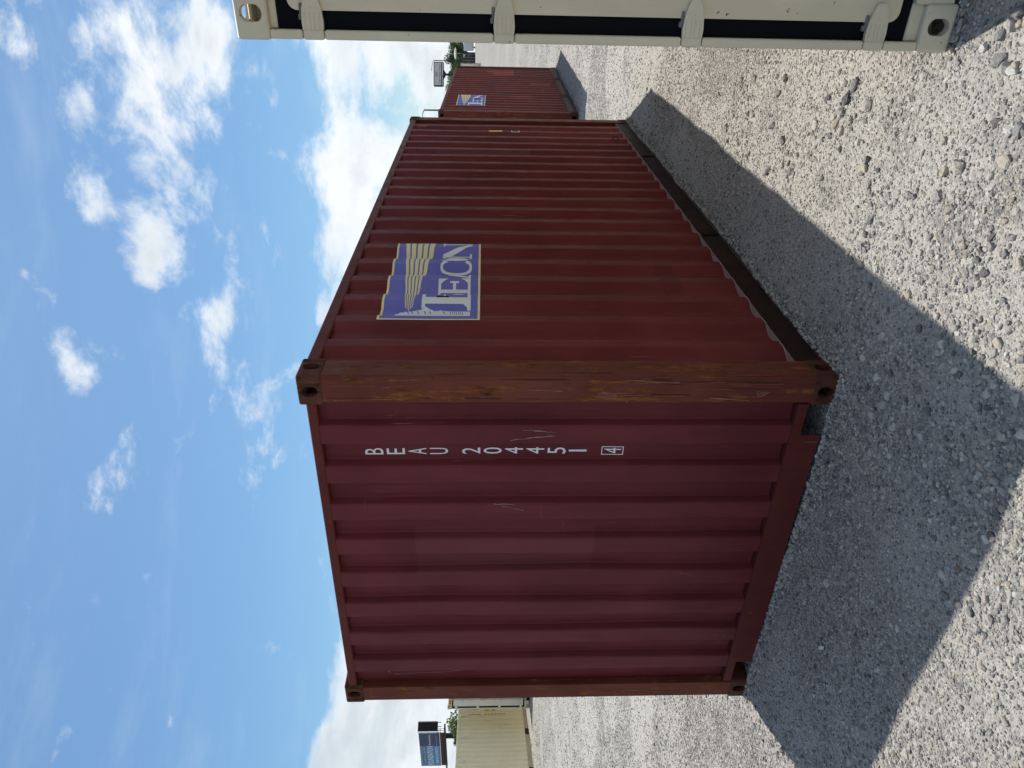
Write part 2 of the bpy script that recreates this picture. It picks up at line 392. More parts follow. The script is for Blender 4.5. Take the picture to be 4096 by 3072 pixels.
# ---------------------------------------------------------------- corrugated sheet
def chamfer_profile(pts, c=0.006):
    """pts [(s, depth)] -> folds replaced by two points each"""
    out = [pts[0]]
    for a, b, d in zip(pts, pts[1:], pts[2:]):
        for q in (a, d):
            L = math.hypot(q[0] - b[0], q[1] - b[1]); k = min(c, L * 0.4) / L
            out.append((b[0] + (q[0] - b[0]) * k, b[1] + (q[1] - b[1]) * k))
    out.append(pts[-1])
    fine = [out[0]]
    for a, b in zip(out, out[1:]):
        n = max(1, round((b[0] - a[0]) / .035))
        fine += [(a[0] + (b[0] - a[0]) * k / n, a[1] + (b[1] - a[1]) * k / n) for k in range(1, n + 1)]
    return fine
def side_profile():
    """long side, 20 ribs of 278 mm; depth is measured inwards from the outer ribs"""
    p = [(0.150, 0.036)]
    for k in range(20):
        e = 0.386 + 0.2778 * k
        p += [(e - 0.140, 0.036), (e - 0.072, 0.0), (e, 0.0), (e + 0.068, 0.036)]
    p.append((5.905, 0.036)); return p
def end_profile():
    p = []; y = 0.149
    for k in range(9):
        p += [(y, 0.0 if k else 0.0456), (y + (0.018 if k else 0.001), 0.0456), (y + 0.122, 0.0456), (y + 0.140, 0.0)]
        y += 0.250
    p[-1] = (y - 0.250 + 0.1405, 0.0456)
    return p
class Sheet:
    """a corrugated wall in (s, z) with slight handling dents; surf(s, z) gives depth"""
    def __init__(self, prof, z0, z1, seed, dents=(), amp=0.0022, rows=44):
        self.p = chamfer_profile(prof); self.z0, self.z1 = z0, z1
        self.s = np.array([q[0] for q in self.p]); self.d = np.array([q[1] for q in self.p])
        self.zz = np.linspace(z0, z1, rows); self.seed = seed; self.dents = dents; self.amp = amp
    def surf(self, s, z):
        s = np.asarray(s, float); z = np.asarray(z, float)
        d = np.interp(s, self.s, self.d)
        edge = np.clip(np.minimum(z - self.z0, self.z1 - z) / 0.25, 0, 1) * np.clip(np.minimum(s - self.s[0], self.s[-1] - s) / 0.2, 0, 1)
        d = d + self.amp * 2 * (vnoise(s * 2.1 + self.seed * 13, z * 1.6, self.seed) - 0.5) * edge
        d = d + self.amp * 1.6 * (vnoise(s * 7 + self.seed * 5, z * 4.5, self.seed + 3) - 0.5) * edge
        for ds, dz_, rs, rz, am in self.dents:
            d = d + am * np.exp(-((s - ds) / rs) ** 2 - ((z - dz_) / rz) ** 2)
        return d
    def mesh(self, name, fn):
        ss, zz = np.meshgrid(self.s, self.zz)
        dd = self.surf(ss, zz)
        n, m_ = ss.shape
        co = [fn(ss[i, j], zz[i, j], dd[i, j]) for i in range(n) for j in range(m_)]
        fa = [(i * m_ + j, i * m_ + j + 1, (i + 1) * m_ + j + 1, (i + 1) * m_ + j) for i in range(n - 1) for j in range(m_ - 1)]
        me = bpy.data.meshes.new(name); me.from_pydata(co, [], fa); me.update(); return me

def poly_bm(polys):
    b = bmesh.new()
    for P in polys:
        try: b.faces.new([b.verts.new((x, y, 0)) for x, y in P])
        except ValueError: pass
    bmesh.ops.triangulate(b, faces=list(b.faces))
    return b
def text_bm(body, x, y, h, w=None, align='LEFT', sx=1.0):
    """flat lettering with its baseline at (x, y) and cap height h"""
    c = bpy.data.curves.new('t', 'FONT'); c.body = body; c.size = 1.0; c.resolution_u = 3
    o = bpy.data.objects.new('t', c); COL.objects.link(o)
    dg = bpy.context.evaluated_depsgraph_get(); dg.update()
    me = bpy.data.meshes.new_from_object(o.evaluated_get(dg))
    bpy.data.objects.remove(o); bpy.data.curves.remove(c)
    b = bmesh.new(); b.from_mesh(me); bpy.data.meshes.remove(me)
    xs = [v.co.x for v in b.verts]; ys = [v.co.y for v in b.verts]
    x0, x1 = min(xs), max(xs); capy = 0.70
    ky = h / capy; kx = ky * sx if w is None else w / (x1 - x0)
    tw = (x1 - x0) * kx
    ox = x - (tw / 2 if align == 'CENTER' else 0)
    for v in b.verts: v.co = Vector((ox + (v.co.x - x0) * kx, y + v.co.y * ky, 0))
    return b
def join_bm(bms):
    out = bmesh.new()
    for b in bms:
        me = bpy.data.meshes.new('tmp'); b.to_mesh(me); b.free(); out.from_mesh(me); bpy.data.meshes.remove(me)
    return out
def wrap(b, sheet, off, fn, name, mat, parent, mapx=None):
    """lay flat print onto a corrugated sheet, cut at every fold"""
    xs = [v.co.x for v in b.verts]; ys = [v.co.y for v in b.verts]
    if mapx:
        pass
    for s in sheet.s:
        if min(xs) < s < max(xs):
            bmesh.ops.bisect_plane(b, geom=list(b.verts) + list(b.edges) + list(b.faces), plane_co=(s, 0, 0), plane_no=(1, 0, 0), dist=1e-5)
    for z in sheet.zz:
        if min(ys) < z < max(ys):
            bmesh.ops.bisect_plane(b, geom=list(b.verts) + list(b.edges) + list(b.faces), plane_co=(0, z, 0), plane_no=(0, 1, 0), dist=1e-5)
    for v in b.verts:
        v.co = Vector(fn(v.co.x, v.co.y, float(sheet.surf(v.co.x, v.co.y)) - off))
    me = bpy.data.meshes.new(name); b.to_mesh(me); b.free()
    return link(name, me, mat, parent)
def flat(b, fn, name, mat, parent):
    for v in b.verts: v.co = Vector(fn(v.co.x, v.co.y))
    me = bpy.data.meshes.new(name); b.to_mesh(me); b.free()
    return link(name, me, mat, parent)

# ---------------------------------------------------------------- the lighthouse print on the long side
def serif_word(zb, hb, zs, hs, x1):
    """BEACON in a tall Roman face: first letter taller; one list of shapes per letter"""
    out = []
    def new(): out.append([]); return out[-1]
    def rect(P, a, b, c, d): P.append([(a, c), (b, c), (b, d), (a, d)])
    def ring(P, cx_, cz_, rx, rz, tx, tz, a0, a1, n=22):
        for k in range(n):
            t0 = math.radians(a0 + (a1 - a0) * k / n); t1 = math.radians(a0 + (a1 - a0) * (k + 1) / n)
            P.append([(cx_ + rx * math.cos(t0), cz_ + rz * math.sin(t0)), (cx_ + rx * math.cos(t1), cz_ + rz * math.sin(t1)),
                      (cx_ + (rx - tx) * math.cos(t1), cz_ + (rz - tz) * math.sin(t1)), (cx_ + (rx - tx) * math.cos(t0), cz_ + (rz - tz) * math.sin(t0))])
    def fill(P, a, b, c, d): P.append([a, b, c, d])
    # B
    P = new(); z0, h = zb, hb
    rect(P, .800, .950, z0, z0 + .020); rect(P, .812, .950, z0 + h - .020, z0 + h); rect(P, .842, .902, z0 + .02, z0 + h - .02)
    fill(P, (.812, z0 + h - .045), (.826, z0 + h - .02), (.812, z0 + h - .02), (.812, z0 + h - .03)); fill(P, (.818, z0 + .02), (.842, z0 + .02), (.842, z0 + .045), (.840, z0 + .04))
    ring(P, .945, z0 + h * .27, .085, h * .27, .045, .024, -90, 90); ring(P, .945, z0 + h * .765, .070, h * .235, .040, .022, -90, 90); rect(P, .902, .95, z0 + h * .52, z0 + h * .56)
    # E
    P = new(); z0, h = zs, hs; a, w = 1.018, .158
    rect(P, a, a + w, z0, z0 + .016); rect(P, a, a + w * .97, z0 + h - .016, z0 + h); rect(P, a + .022, a + .066, z0 + .016, z0 + h - .016)
    rect(P, a + .066, a + w * .74, z0 + h * .5 - .009, z0 + h * .5 + .009)
    fill(P, (a + w, z0 + .016), (a + w, z0 + h * .28), (a + w * .95, z0 + h * .28), (a + w * .70, z0 + .016))
    fill(P, (a + w * .97, z0 + h - .016), (a + w * .68, z0 + h - .016), (a + w * .92, z0 + h * .72), (a + w * .97, z0 + h * .72))
    rect(P, a + w * .70, a + w * .78, z0 + h * .36, z0 + h * .64)
    # A
    P = new(); a, w = 1.168, .150
    fill(P, (a + .012, z0), (a + w * .46, z0 + h), (a + w * .54, z0 + h), (a + .032, z0)); fill(P, (a + w * .60, z0), (a + w * .36, z0 + h), (a + w * .56, z0 + h), (a + w * .92, z0))
    rect(P, a + w * .26, a + w * .68, z0 + h * .34, z0 + h * .34 + .014); rect(P, a, a + .05, z0, z0 + .013); rect(P, a + w * .52, a + w, z0, z0 + .013)
    # C
    P = new(); a, w = 1.300, .185
    ring(P, a + w * .52, z0 + h * .5, w * .52, h * .52, .046, .015, 40, 320, 32); rect(P, a + w * .86, a + w * .92, z0 + h * .70, z0 + h * .99); rect(P, a + w * .86, a + w * .91, z0 + .01, z0 + h * .20)
    # O
    P = new(); ring(P, 1.535, z0 + h * .5, .073, h * .52, .036, .014, 0, 360, 36)
    # N
    P = new(); a, w = 1.592, .186
    rect(P, a + .020, a + .036, z0 + .014, z0 + h); rect(P, a, a + .060, z0, z0 + .014); fill(P, (a, z0 + h), (a + .055, z0 + h), (a + w * .90, z0 - .004), (a + w * .74, z0 - .004))
    rect(P, a + w * .82, a + w * .90, z0, z0 + h); rect(P, a + w * .70, a + w, z0 + h - .014, z0 + h); rect(P, a, a + .036, z0 + h - .014, z0 + h)
    return [[[(min(x, x1), z) for x, z in q] for q in P] for P in out]
def lighthouse_print(sheet, fn, parent):
    s0, s1, z0, z1 = 0.612, 1.785, 1.735, 2.293
    H_ = z1 - z0
    o = wrap(poly_bm([[(s0, z0), (s1, z0), (s1, z1), (s0, z1)]]), sheet, 0.0016, fn, 'logo_panel', M['logo_blue'], parent)
    tag(o, 'faded blue printed panel reading BEACON with lighthouse')
    b = 0.013
    wrap(poly_bm([[(s0, z0), (s1, z0), (s1, z0 + b), (s0, z0 + b)], [(s0, z1 - b), (s1, z1 - b), (s1, z1), (s0, z1)], [(s0, z0 + b), (s0 + b, z0 + b), (s0 + b, z1 - b), (s0, z1 - b)]]),
         sheet, 0.0026, fn, 'border', M['logo_yellow'], o)
    tips = [(.815, .243), (.808, .260), (.790, .277), (.808, .295), (.818, .312)]
    ends = [(.10, .143), (.170, .218), (.247, .297), (.323, .370), (.398, .453)]
    for (tx, tf), (f0, f1) in zip(tips, ends):
        tz = z1 - tf * H_; n = 12; ray = []
        up = lambda q: tz + .002 + (z1 - f0 * H_ - tz) * q; dn = lambda q: tz - .002 + (z1 - f1 * H_ - tz) * q
        for k in range(n):
            q0, q1 = k / n, (k + 1) / n
            X0, X1 = tx + (s1 - .004 - tx) * q0, tx + (s1 - .004 - tx) * q1
            ray.append([(X0, dn(q0)), (X1, dn(q1)), (X1, up(q1)), (X0, up(q0))])
        wrap(poly_bm(ray), sheet, 0.0028, fn, 'light_beam', M['logo_yellow'], o)
    for letter in serif_word(z0 + .095 * H_, .50 * H_, z0 + .105 * H_, .345 * H_, s1 - .001):
        wrap(poly_bm(letter), sheet, 0.0029, fn, 'letter', M['logo_white'], o)
    # lighthouse with lamp room, gallery and keeper's dome
    zf = lambda f: z1 - f * H_
    x = .705
    out = [(x, zf(.90)), (x + .085, zf(.90)), (x + .083, zf(.72)), (x + .080, zf(.66)), (x + .090, zf(.63)), (x + .093, zf(.60)), (x + .088, zf(.57)),
           (x + .086, zf(.54)), (x + .098, zf(.51)), (x + .108, zf(.47)), (x + .107, zf(.43)), (x + .098, zf(.40)), (x + .092, zf(.36)), (x + .084, zf(.33)), (x + .082, zf(.30)),
           (x + .076, zf(.25)), (x + .066, zf(.23)), (x + .066, zf(.20)), (x + .050, zf(.18)), (x + .040, zf(.15)), (x, zf(.14))]
    wrap(poly_bm([out]), sheet, 0.0029, fn, 'lighthouse', M['logo_white'], o)
    slits = []
    for k in range(7):
        q = .70 + k * .020
        slits.append([(x + .045, zf(q + .006)), (x + .078, zf(q - .004)), (x + .078, zf(q + .003)), (x + .045, zf(q + .013))])
    for q in (.27, .31, .37, .44, .49, .63):
        slits.append([(x + .045, zf(q + .012)), (x + .080, zf(q - .006)), (x + .084, zf(q + .004)), (x + .045, zf(q + .021))])
    tag(wrap(poly_bm(slits), sheet, 0.0036, fn, 'window_slit', M['logo_blue'], o), kind='stuff')

# ---------------------------------------------------------------- containers
YAW = 1.02385
SD = Vector((math.cos(YAW), math.sin(YAW), 0)); ED = Vector((-math.sin(YAW), math.cos(YAW), 0))
FS = lambda s, z, d: (s, 0.008 + d, z)                 # near long side
FSB = lambda s, z, d: (s, BW - 0.008 - d, z)           # far long side
FE = lambda y, z, d: (0.012 + d, y, z)                 # closed end
FEB = lambda y, z, d: (BL - 0.012 - d, y, z)

def bottom_rail(root, mat, side, void, pocket=((1.67, 2.06), (3.97, 4.36))):
    f = (lambda y: y) if side == 0 else (lambda y: BW - y)
    m = MB()
    def yb(x0, x1, ya, yb_, z0, z1, bev=.003):
        a, b = sorted((f(ya), f(yb_))); m.box(x0, x1, a, b, z0, z1, bev)
    x0, x1 = CL - 0.01, BL - CL + 0.01
    yb(x0, x1, 0.006, 0.060, 0.157, 0.166)            # upper flange the sheet stands on
    cuts = [x0] + [q for p in pocket for q in p] + [x1]
    for a, b in zip(cuts[::2], cuts[1::2]):
        yb(a, b, 0.016, 0.024, 0.0175, 0.1575)           # web
        yb(a, b, 0.004, 0.0165, 0.006, 0.018)           # lower lip
    for a, b in pocket:
        yb(a, b, 0.016, 0.024, 0.138, 0.1575); yb(a, b, 0.008, 0.0165, 0.006, 0.016)
        yb(a - .002, a + .008, 0.017, 0.4, 0.017, 0.139); yb(b - .008, b + .002, 0.017, 0.4, 0.017, 0.139)
    o = m.build('bottom_side_rail', mat, root)
    for a, b in pocket:
        ya, yb2 = sorted((f(0.028), f(0.036)))
        bx('fork_pocket_shade', void, o, a + .01, b - .01, ya, yb2, 0.012, 0.137, 0.0)  # dark plate filling the opening; the pocket's shade is in its colour
    return o

def shell(root, mats, seed, dents=(), close_near=True):
    """frame, castings, both long sides, roof and floor of a 20 ft box; returns the near side sheet"""
    for me in CASTS:
        c = link('corner_casting', me.copy(), None, root); c.data.materials.clear(); c.data.materials.append(mats['casting'])
    sh = Sheet(side_profile(), 0.1665, 2.513, seed, dents)
    link('side_panel', sh.mesh('side_panel', FS), mats['side'], root)
    sh2 = Sheet(side_profile(), 0.1665, 2.513, seed + 1)
    link('side_panel', sh2.mesh('side_panel', FSB), mats['side'], root)
    for s in (0, 1):
        a, b = (0.006, 0.066) if s == 0 else (BW - 0.066, BW - 0.006)
        bx('top_side_rail', mats['rail'], root, CL - .006, BL - CL + .006, a, b, 2.512, 2.572, 0.006)
        bottom_rail(root, mats['brail'], s, M['dark_void'])
    rf = MB(); n = 25
    for k in range(n):
        x0 = 0.1 + (BL - .2) * k / n; w = (BL - .2) / n
        rf.box(x0, x0 + w * .62, .05, BW - .05, 2.555, 2.568, .004); rf.box(x0 + w * .6, x0 + w * 1.02, .05, BW - .05, 2.548, 2.556)
    rf.build('roof', mats['rail'], root)
    bx('floor', M['roofwood'], root, .07, BL - .07, .03, BW - .03, 0.142, 0.155, 0.0)
    return sh

def ledges(root, sheet):
    """dusty flange wedges showing between the ribs, with the grey weld bead along the zigzag"""
    m = MB(); 
    for k in range(21):
        a = max(0.165, 0.386 + .2778 * (k - 1)); b = min(5.893, 0.386 + .2778 * k - .072)
        m.prism([(a + .004, .0085), (b - .004, .0085), (max(a, b - .07), .043), (min(b, a + (.068 if k else .0)), .043)] if k else [(a, .0085), (b, .0085), (b - .068, .043), (a, .043)],
                lambda p, q, d: (p, q, d), .1662, .1672)
    m.build('dusty_ledge', M['ledge'], root)
    pts = [(s, 0.0065 + d) for s, d in sheet.p]
    m2 = MB()
    m2.tube([(s, y, .1685 + 0.0015 * math.sin(s * 40)) for s, y in pts], 0.0035, 5)
    m2.build('weld_bead', M['bead'], root)

def closed_end(root, mats, seed, dents=(), fn=FE, near=True):
    sh = Sheet(end_profile(), 0.172, 2.516, seed, dents, amp=0.003)
    link('end_panel', sh.mesh('end_panel', fn), mats['end'], root)
    flip = (lambda x: x) if near else (lambda x: BL - x)
    def fb(m, xa, xb, *r, **k):
        a, b = sorted((flip(xa), flip(xb))); m.box(a, b, *r, **k)
    m = MB(); fb(m, .008, .075, CW - .004, BW - CW + .004, 2.512, 2.560, bev=.005); m.build('end_header', mats['rail'], root)
    m = MB()
    # sill with relieved ends beside the castings
    a, b = CW - .004, BW - CW + .004
    poly = [(a, .122), (a, .1715), (b, .1715), (b, .122), (b - .185, .122), (b - .185, .022), (a + .185, .022), (a + .185, .122)]
    m.prism(poly, lambda y, z, d: (flip(d), y, z), .007, .016)
    fb(m, .0165, .055, a, b, .1610, .1712, bev=.002)
    m.build('end_sill', mats['rail'], root)
    for s in (0, 1):
        y0, y1 = (a + .002, a + .19) if s == 0 else (b - .19, b - .002)
        m = MB(); fb(m, .20, .21, y0, y1, .02, .125); m.build('recess_shade_plate', M['dark_void'], root)  # dark plate behind the notch, its colour standing in for the hollow's shade
        m = MB(); ya, yb = (.004, .150) if s == 0 else (BW - .150, BW - .004)
        poly = [(.004, ya), (.004, yb), (.05, yb), (.05, yb - .02 if s == 0 else yb), (.168, ya + .045 if s == 0 else yb - .0), (.168, ya)]
        if s == 0: outline = [(.005, .150), (.005, .018), (.018, .005), (.168, .005), (.168, .05), (.06, .150)]
        else: outline = [(.005, BW - .150), (.005, BW - .018), (.018, BW - .005), (.168, BW - .005), (.168, BW - .05), (.06, BW - .150)]
        m.prism(outline, lambda x, y, d: (flip(x), y, d), CH - .002, BH - CH + .002)
        bmesh.ops.bevel(m.bm, geom=[e for e in m.bm.edges if abs(e.verts[0].co.z - e.verts[1].co.z) > 1], offset=.005, segments=2, affect='EDGES')
        m.build('corner_post', mats['post' if s == 0 else 'post2'], root)
    return sh

def rrect(a0, a1, b0, b1, r, n=5):
    P = []
    for (cx_, cy_, t0) in ((a1 - r, b1 - r, 0), (a0 + r, b1 - r, 90), (a0 + r, b0 + r, 180), (a1 - r, b0 + r, 270)):
        for k in range(n + 1):
            th = math.radians(t0 + 90 * k / n); P.append((cx_ + r * math.cos(th), cy_ + r * math.sin(th)))
    return P

def door_end(root, mats, near=True, detail=True):
    """twin doors at one end, with hinge knuckles, rubber gaskets and lock rods"""
    flip = (lambda x: x) if near else (lambda x: BL - x)
    def box(m, xa, xb, *r, **k):
        a, b = sorted((flip(xa), flip(xb))); m.box(a, b, *r, **k); return m
    box(MB(), .006, .10, CW - .004, BW - CW + .004, 2.450, 2.560, bev=.006).build('door_header', mats['frame'], root)
    box(MB(), .006, .10, CW - .004, BW - CW + .004, .020, .160, bev=.006).build('door_sill', mats['frame'], root)
    HZ = (2.320, 1.640, .957, .281)
    for s in (0, 1):
        f = (lambda y: y) if s == 0 else (lambda y: BW - y)
        def sb(m, xa, xb, ya, yb, z0, z1, **k):
            a, b = sorted((f(ya), f(yb))); return box(m, xa, xb, a, b, z0, z1, **k)
        # J-bar post: cut where each hinge knuckle sits
        m = MB(); zs = [CH - .001] + [q for h in sorted(HZ) for q in (h - .039, h + .039)] + [BH - CH + .001]
        for a, b in zip(zs[::2], zs[1::2]): sb(m, .004, .034, .004, .036, a, b, bev=.007, seg=2)
        sb(m, .0345, .150, .006, .030, CH, BH - CH); sb(m, .130, .150, .03, .10, CH, BH - CH)
        m.build('corner_post', mats['frame'], root)
        for ga, gb in ((CH - .004, .1605), (2.449, BH - CH + .004)): sb(MB(), .030, .120, .036, CW, ga, gb, bev=.004).build('frame_gusset', mats['frame'], root)
        # door leaf
        m = MB(); a, b = sorted((f(.097), f(BW / 2 - .012)))
        m.prism(rrect(a, b, .205, 2.405, .035), lambda y, z, d: (flip(d), y, z), .022, .060)
        leaf = m.build('door', mats['door'], root)
        m = MB()
        for k in range(3):
            zc = .55 + k * .62
            sb(m, .016, .0225, .25, BW / 2 - .14, zc, zc + .38, bev=.003)
        m.build('pressed_panel', mats['door'], leaf)
        m = MB(); a, b = sorted((f(.0365), f(BW / 2 - .003)))
        m.prism([(a, .163), (b, .163), (b, 2.447), (a, 2.447)], lambda y, z, d: (flip(d), y, z), .034, .056)
        m.build('gasket', M['rubber'], leaf)
        for h in HZ:
            m = MB(); sb(m, .003, .035, .003, .037, h - .0375, h + .0375, bev=.009, seg=3)
            out = [(.034, h - .036), (.034, h + .036), (.060, h + .038), (.105, h + .034), (.150, h + .020), (.158, h + .012), (.158, h - .012), (.150, h - .020), (.105, h - .034), (.060, h - .038)]
            m.prism([(f(y), z) for y, z in out], lambda y, z, d: (flip(d), y, z), .007, .0235)
            for dz_ in (-.026, -.007, .007, .026): sb(m, .0045, .0075, .036, .090, h + dz_ - .0022, h + dz_ + .0022, bev=.001)
            hg = m.build('hinge', mats['frame'], leaf)
            m = MB(); sb(m, .016, .040, .066, .086, h + .0375, h + .050, bev=.004); sb(m, .014, .034, .078, .12, h + .035, h + .0445, bev=.003)
            m.build('sealant', M['seal'], hg)
        if detail:
            for q in (.36, .96):
                m = MB(); y = f(q)
                m.tube([(flip(-.012), y, .10), (flip(-.012), y, 2.50)], .017, 10)
                rod = m.build('lock_rod', mats['rod'], leaf)
                for z in (.13, .35, .9, 1.5, 2.1, 2.47): sb(MB(), -.028, .021, q - .035, q + .035, z - .03, z + .03, bev=.004).build('rod_bracket', mats['rod'], leaf)
                m = MB(); sb(m, -.034, -.024, q - .02 if q > .5 else q, q + .40 if q < .5 else q + .02, 1.10 + q * .1, 1.135 + q * .1, bev=.004) if q < .5 else sb(m, -.034, -.024, q - .40, q, 1.28, 1.315, bev=.004)
                m.build('lock_handle', mats['rod'], rod)

def decal(root, polys, fn, name, mat): return flat(poly_bm(polys), fn, name, mat, root)

# --- the near maroon container
A0 = Vector((0.0339, 3.3414, 0.0))
main = empty('shipping_container', A0, (0, 0, YAW))
tag(main, 'maroon container in the foreground numbered BEAU 204451 4 with rusty corner posts', 'container', 'maroon shipping containers')
mats_red = dict(casting=M['casting'], side=M['red_side'], end=M['red_end'], rail=M['red_rail'], brail=M['dark_rail'], post=M['red_post'], post2=M['red_post_dull'])
sh = shell(main, mats_red, 21, dents=[(3.0, 1.15, .06, .22, .010), (2.6, .45, .10, .12, .012), (3.4, .35, .14, .10, .010), (2.9, 2.0, .05, .3, .007), (4.7, .55, .08, .5, .008), (1.9, .7, .05, .25, .006), (5.4, 1.9, .05, .3, .006)])
ledges(main, sh)
eh = closed_end(main, mats_red, 31, dents=[(.62, 1.6, .2, .5, .007), (1.30, 1.2, .1, .4, .012), (1.85, .6, .12, .3, .010), (.9, .5, .1, .2, .008), (1.6, 2.0, .15, .35, .008), (.36, 1.45, .06, .2, .006)])
closed_end(main, mats_red, 35, fn=FEB, near=False)
lighthouse_print(sh, FS, main)
# number stacked down the second rib
NUM = []
zt = 2.315; step = .1090; i = 0
for ch in 'BEAU 204451':
    if ch == ' ': zt -= .055; continue
    wd = {'1': .012, 'E': .038}.get(ch, .040)
    b = text_bm(ch, 0, 0, .094, w=wd)
    yc = 0.4285
    # letters read with +y (picture left) to the left: mirror onto the wall
    NUM.append((b, yc, zt - .094)); zt -= step
YN = .473
for b, yc, zb in NUM:
    xs = [v.co.x for v in b.verts]; mid = (min(xs) + max(xs)) / 2
    for v in b.verts: v.co = Vector((YN - (v.co.x - mid), zb + v.co.y, 0))
    wrap(b, eh, .0018, FE, 'letter', M['white_print'], main)
b = text_bm('4', 0, 0, .088, w=.034)
for v in b.verts: v.co = Vector((YN + .017 - v.co.x, 1.0085 + v.co.y, 0))
wrap(b, eh, .0018, FE, 'letter', M['white_print'], main)
fr = .0045; y0, y1, za, zc = YN - .0265, YN + .0265, .996, 1.109
wrap(poly_bm([[(y0, za), (y1, za), (y1, za + fr), (y0, za + fr)], [(y0, zc - fr), (y1, zc - fr), (y1, zc), (y0, zc)], [(y0, za + fr), (y0 + fr, za + fr), (y0 + fr, zc - fr), (y0, zc - fr)], [(y1 - fr, za + fr), (y1, za + fr), (y1, zc - fr), (y1 - fr, zc - fr)]]),
     eh, .0018, FE, 'check_digit_box', M['white_print'], main)
# scratches on the end sheet and post
def strip(pts, w):
    P = []
    for (a, b), (c, d) in zip(pts, pts[1:]):
        L = math.hypot(c - a, d - b); nx, ny = -(d - b) / L * w / 2, (c - a) / L * w / 2
        P.append([(a + nx, b + ny), (c + nx, d + ny), (c - nx, d - ny), (a - nx, b - ny)])
    return P
SC = []
def scr(y0, z0, y1, z1, w, n=6, wob=.004):
    pts = [(y0 + (y1 - y0) * k / n + random.uniform(-wob, wob) * (0 < k < n), z0 + (z1 - z0) * k / n) for k in range(n + 1)]
    for k in range(n): SC.extend(strip(pts[k:k + 2], w * random.uniform(.4, 1.2)))
scr(.378, 1.58, .352, 1.36, .006); scr(.368, 1.50, .345, 1.37, .004); scr(.312, 1.52, .325, 1.40, .005); scr(.315, 1.46, .330, 1.36, .003)
scr(2.175, 2.35, 2.215, 2.30, .005, 3); scr(2.20, 2.36, 2.185, 2.29, .004, 3); scr(2.228, 2.28, 2.205, 1.86, .004, 10); scr(2.19, 1.9, 2.165, 1.68, .004, 5)
scr(.805, 1.62, .835, 1.50, .004, 5); scr(.79, 1.66, .792, 1.55, .003); scr(1.30, .60, 1.335, .50, .003, 5)
wrap(poly_bm(SC), eh, .0024, FE, 'scratch_mark', M['pale_scratch'], main)['kind'] = 'stuff'
SC = []
for k in range(4): scr(.085 + k * .008, .40 - k * .004, .088 + k * .008, .33 + .01 * k, .003, 4, .001)
for k in range(4): scr(.085 + k * .010, 1.15 + .01 * k, .10 + k * .008, 1.075, .0022, 4, .001)
scr(.12, .62, .135, .42, .004, 6, .001); scr(.075, 1.50, .082, 1.34, .003, 5, .001); scr(.028, .95, .035, .78, .004, 5, .001)
flat(poly_bm(SC), lambda y, z: (.0038, y, z), 'scratch_mark', M['pale_scratch'], main)['kind'] = 'stuff'
for face in (0, 1):
    for mat, n, wmax in (('rust_dark', 14, .0050), ('rust_orange', 20, .0040), ('pale_scratch', 8, .0022)):
        SC = []
        for k in range(n):
            c = random.choice((.022, .028, .045, .07, .10, .125, .14)) + random.gauss(0, .006)
            c = min(max(c, .020), .142 if face == 0 else .160); zc_ = random.uniform(.16, 2.42); L_ = random.uniform(.03, .34) * (1 if n > 8 else .5)
            scr(c, zc_, c + random.gauss(0, .002), min(zc_ + L_, 2.46), random.uniform(.3, 1) * wmax, 7, .0008)
        flat(poly_bm(SC), (lambda y, z: (.0036, y, z)) if face == 0 else (lambda x, z: (x, .0036, z)), 'rust_streak' if n > 8 else 'scratch_mark', M[mat], main)['kind'] = 'stuff'
# labels, vent and lashing hook at the far end of the long side
o = wrap(poly_bm([rrect(5.31, 5.41, 1.515, 1.665, .012)]), sh, .0018, FS, 'caution_sticker', M['yellow_sticker'], main)
o = wrap(poly_bm([[(5.31, 1.325), (5.41, 1.325), (5.41, 1.415), (5.31, 1.415)]]), sh, .0018, FS, 'type_plate', M['white_print'], main)
wrap(poly_bm([[(5.32, 1.335), (5.40, 1.335), (5.40, 1.405), (5.32, 1.405)]]), sh, .0026, FS, 'type_code', M['black_print'], o)
MB().prism([(5.44, .020), (5.50, -.012), (5.56, -.012), (5.60, .020)], lambda a, b, d: (a, b + .012, d), 2.36, 2.455).build('vent_cover', M['red_rail'], main)
MB().tube([(5.03, .012, .33), (5.03, -.012, .325), (5.03, -.018, .30), (5.03, -.010, .275), (5.03, .012, .272)], .006, 6).build('lashing_ring', M['dark_void'], main)
MB().box(.900, .911, -.001, .012, 1.915, 1.985, .002).build('torn_print_flap', M['rubber'], main)

# --- the second maroon container further along the row
far2 = empty('shipping_container', (5.03, 13.18, -.015), (0, .0165, YAW))
tag(far2, 'smaller looking maroon container further back with patched paint and a BEACON print', 'container', 'maroon shipping containers')
mats_red2 = dict(mats_red); mats_red2.update(side=M['red_side_old'], post=M['red_post_dull'])
sh2 = shell(far2, mats_red2, 41, dents=[(2.05, 1.1, .1, .2, .012), (3.5, .9, .1, .3, .008), (4.8, .8, .1, .2, .01)])
for q in (MB().box(CL, BL - CL, .0075, .0105, .040, .150),): q.build('rail_web', M['brown_rail'], far2)
for a, b in ((1.67, 2.06), (3.97, 4.36)):
    bx('fork_pocket_shade', M['dark_void'], far2, a, b, .0055, .0072, .038, .152, 0.0)  # thin dark sheet on the web in place of a shaded pocket opening
closed_end(far2, mats_red2, 45)
closed_end(far2, mats_red2, 47, fn=FEB, near=False)
lighthouse_print(sh2, FS, far2)

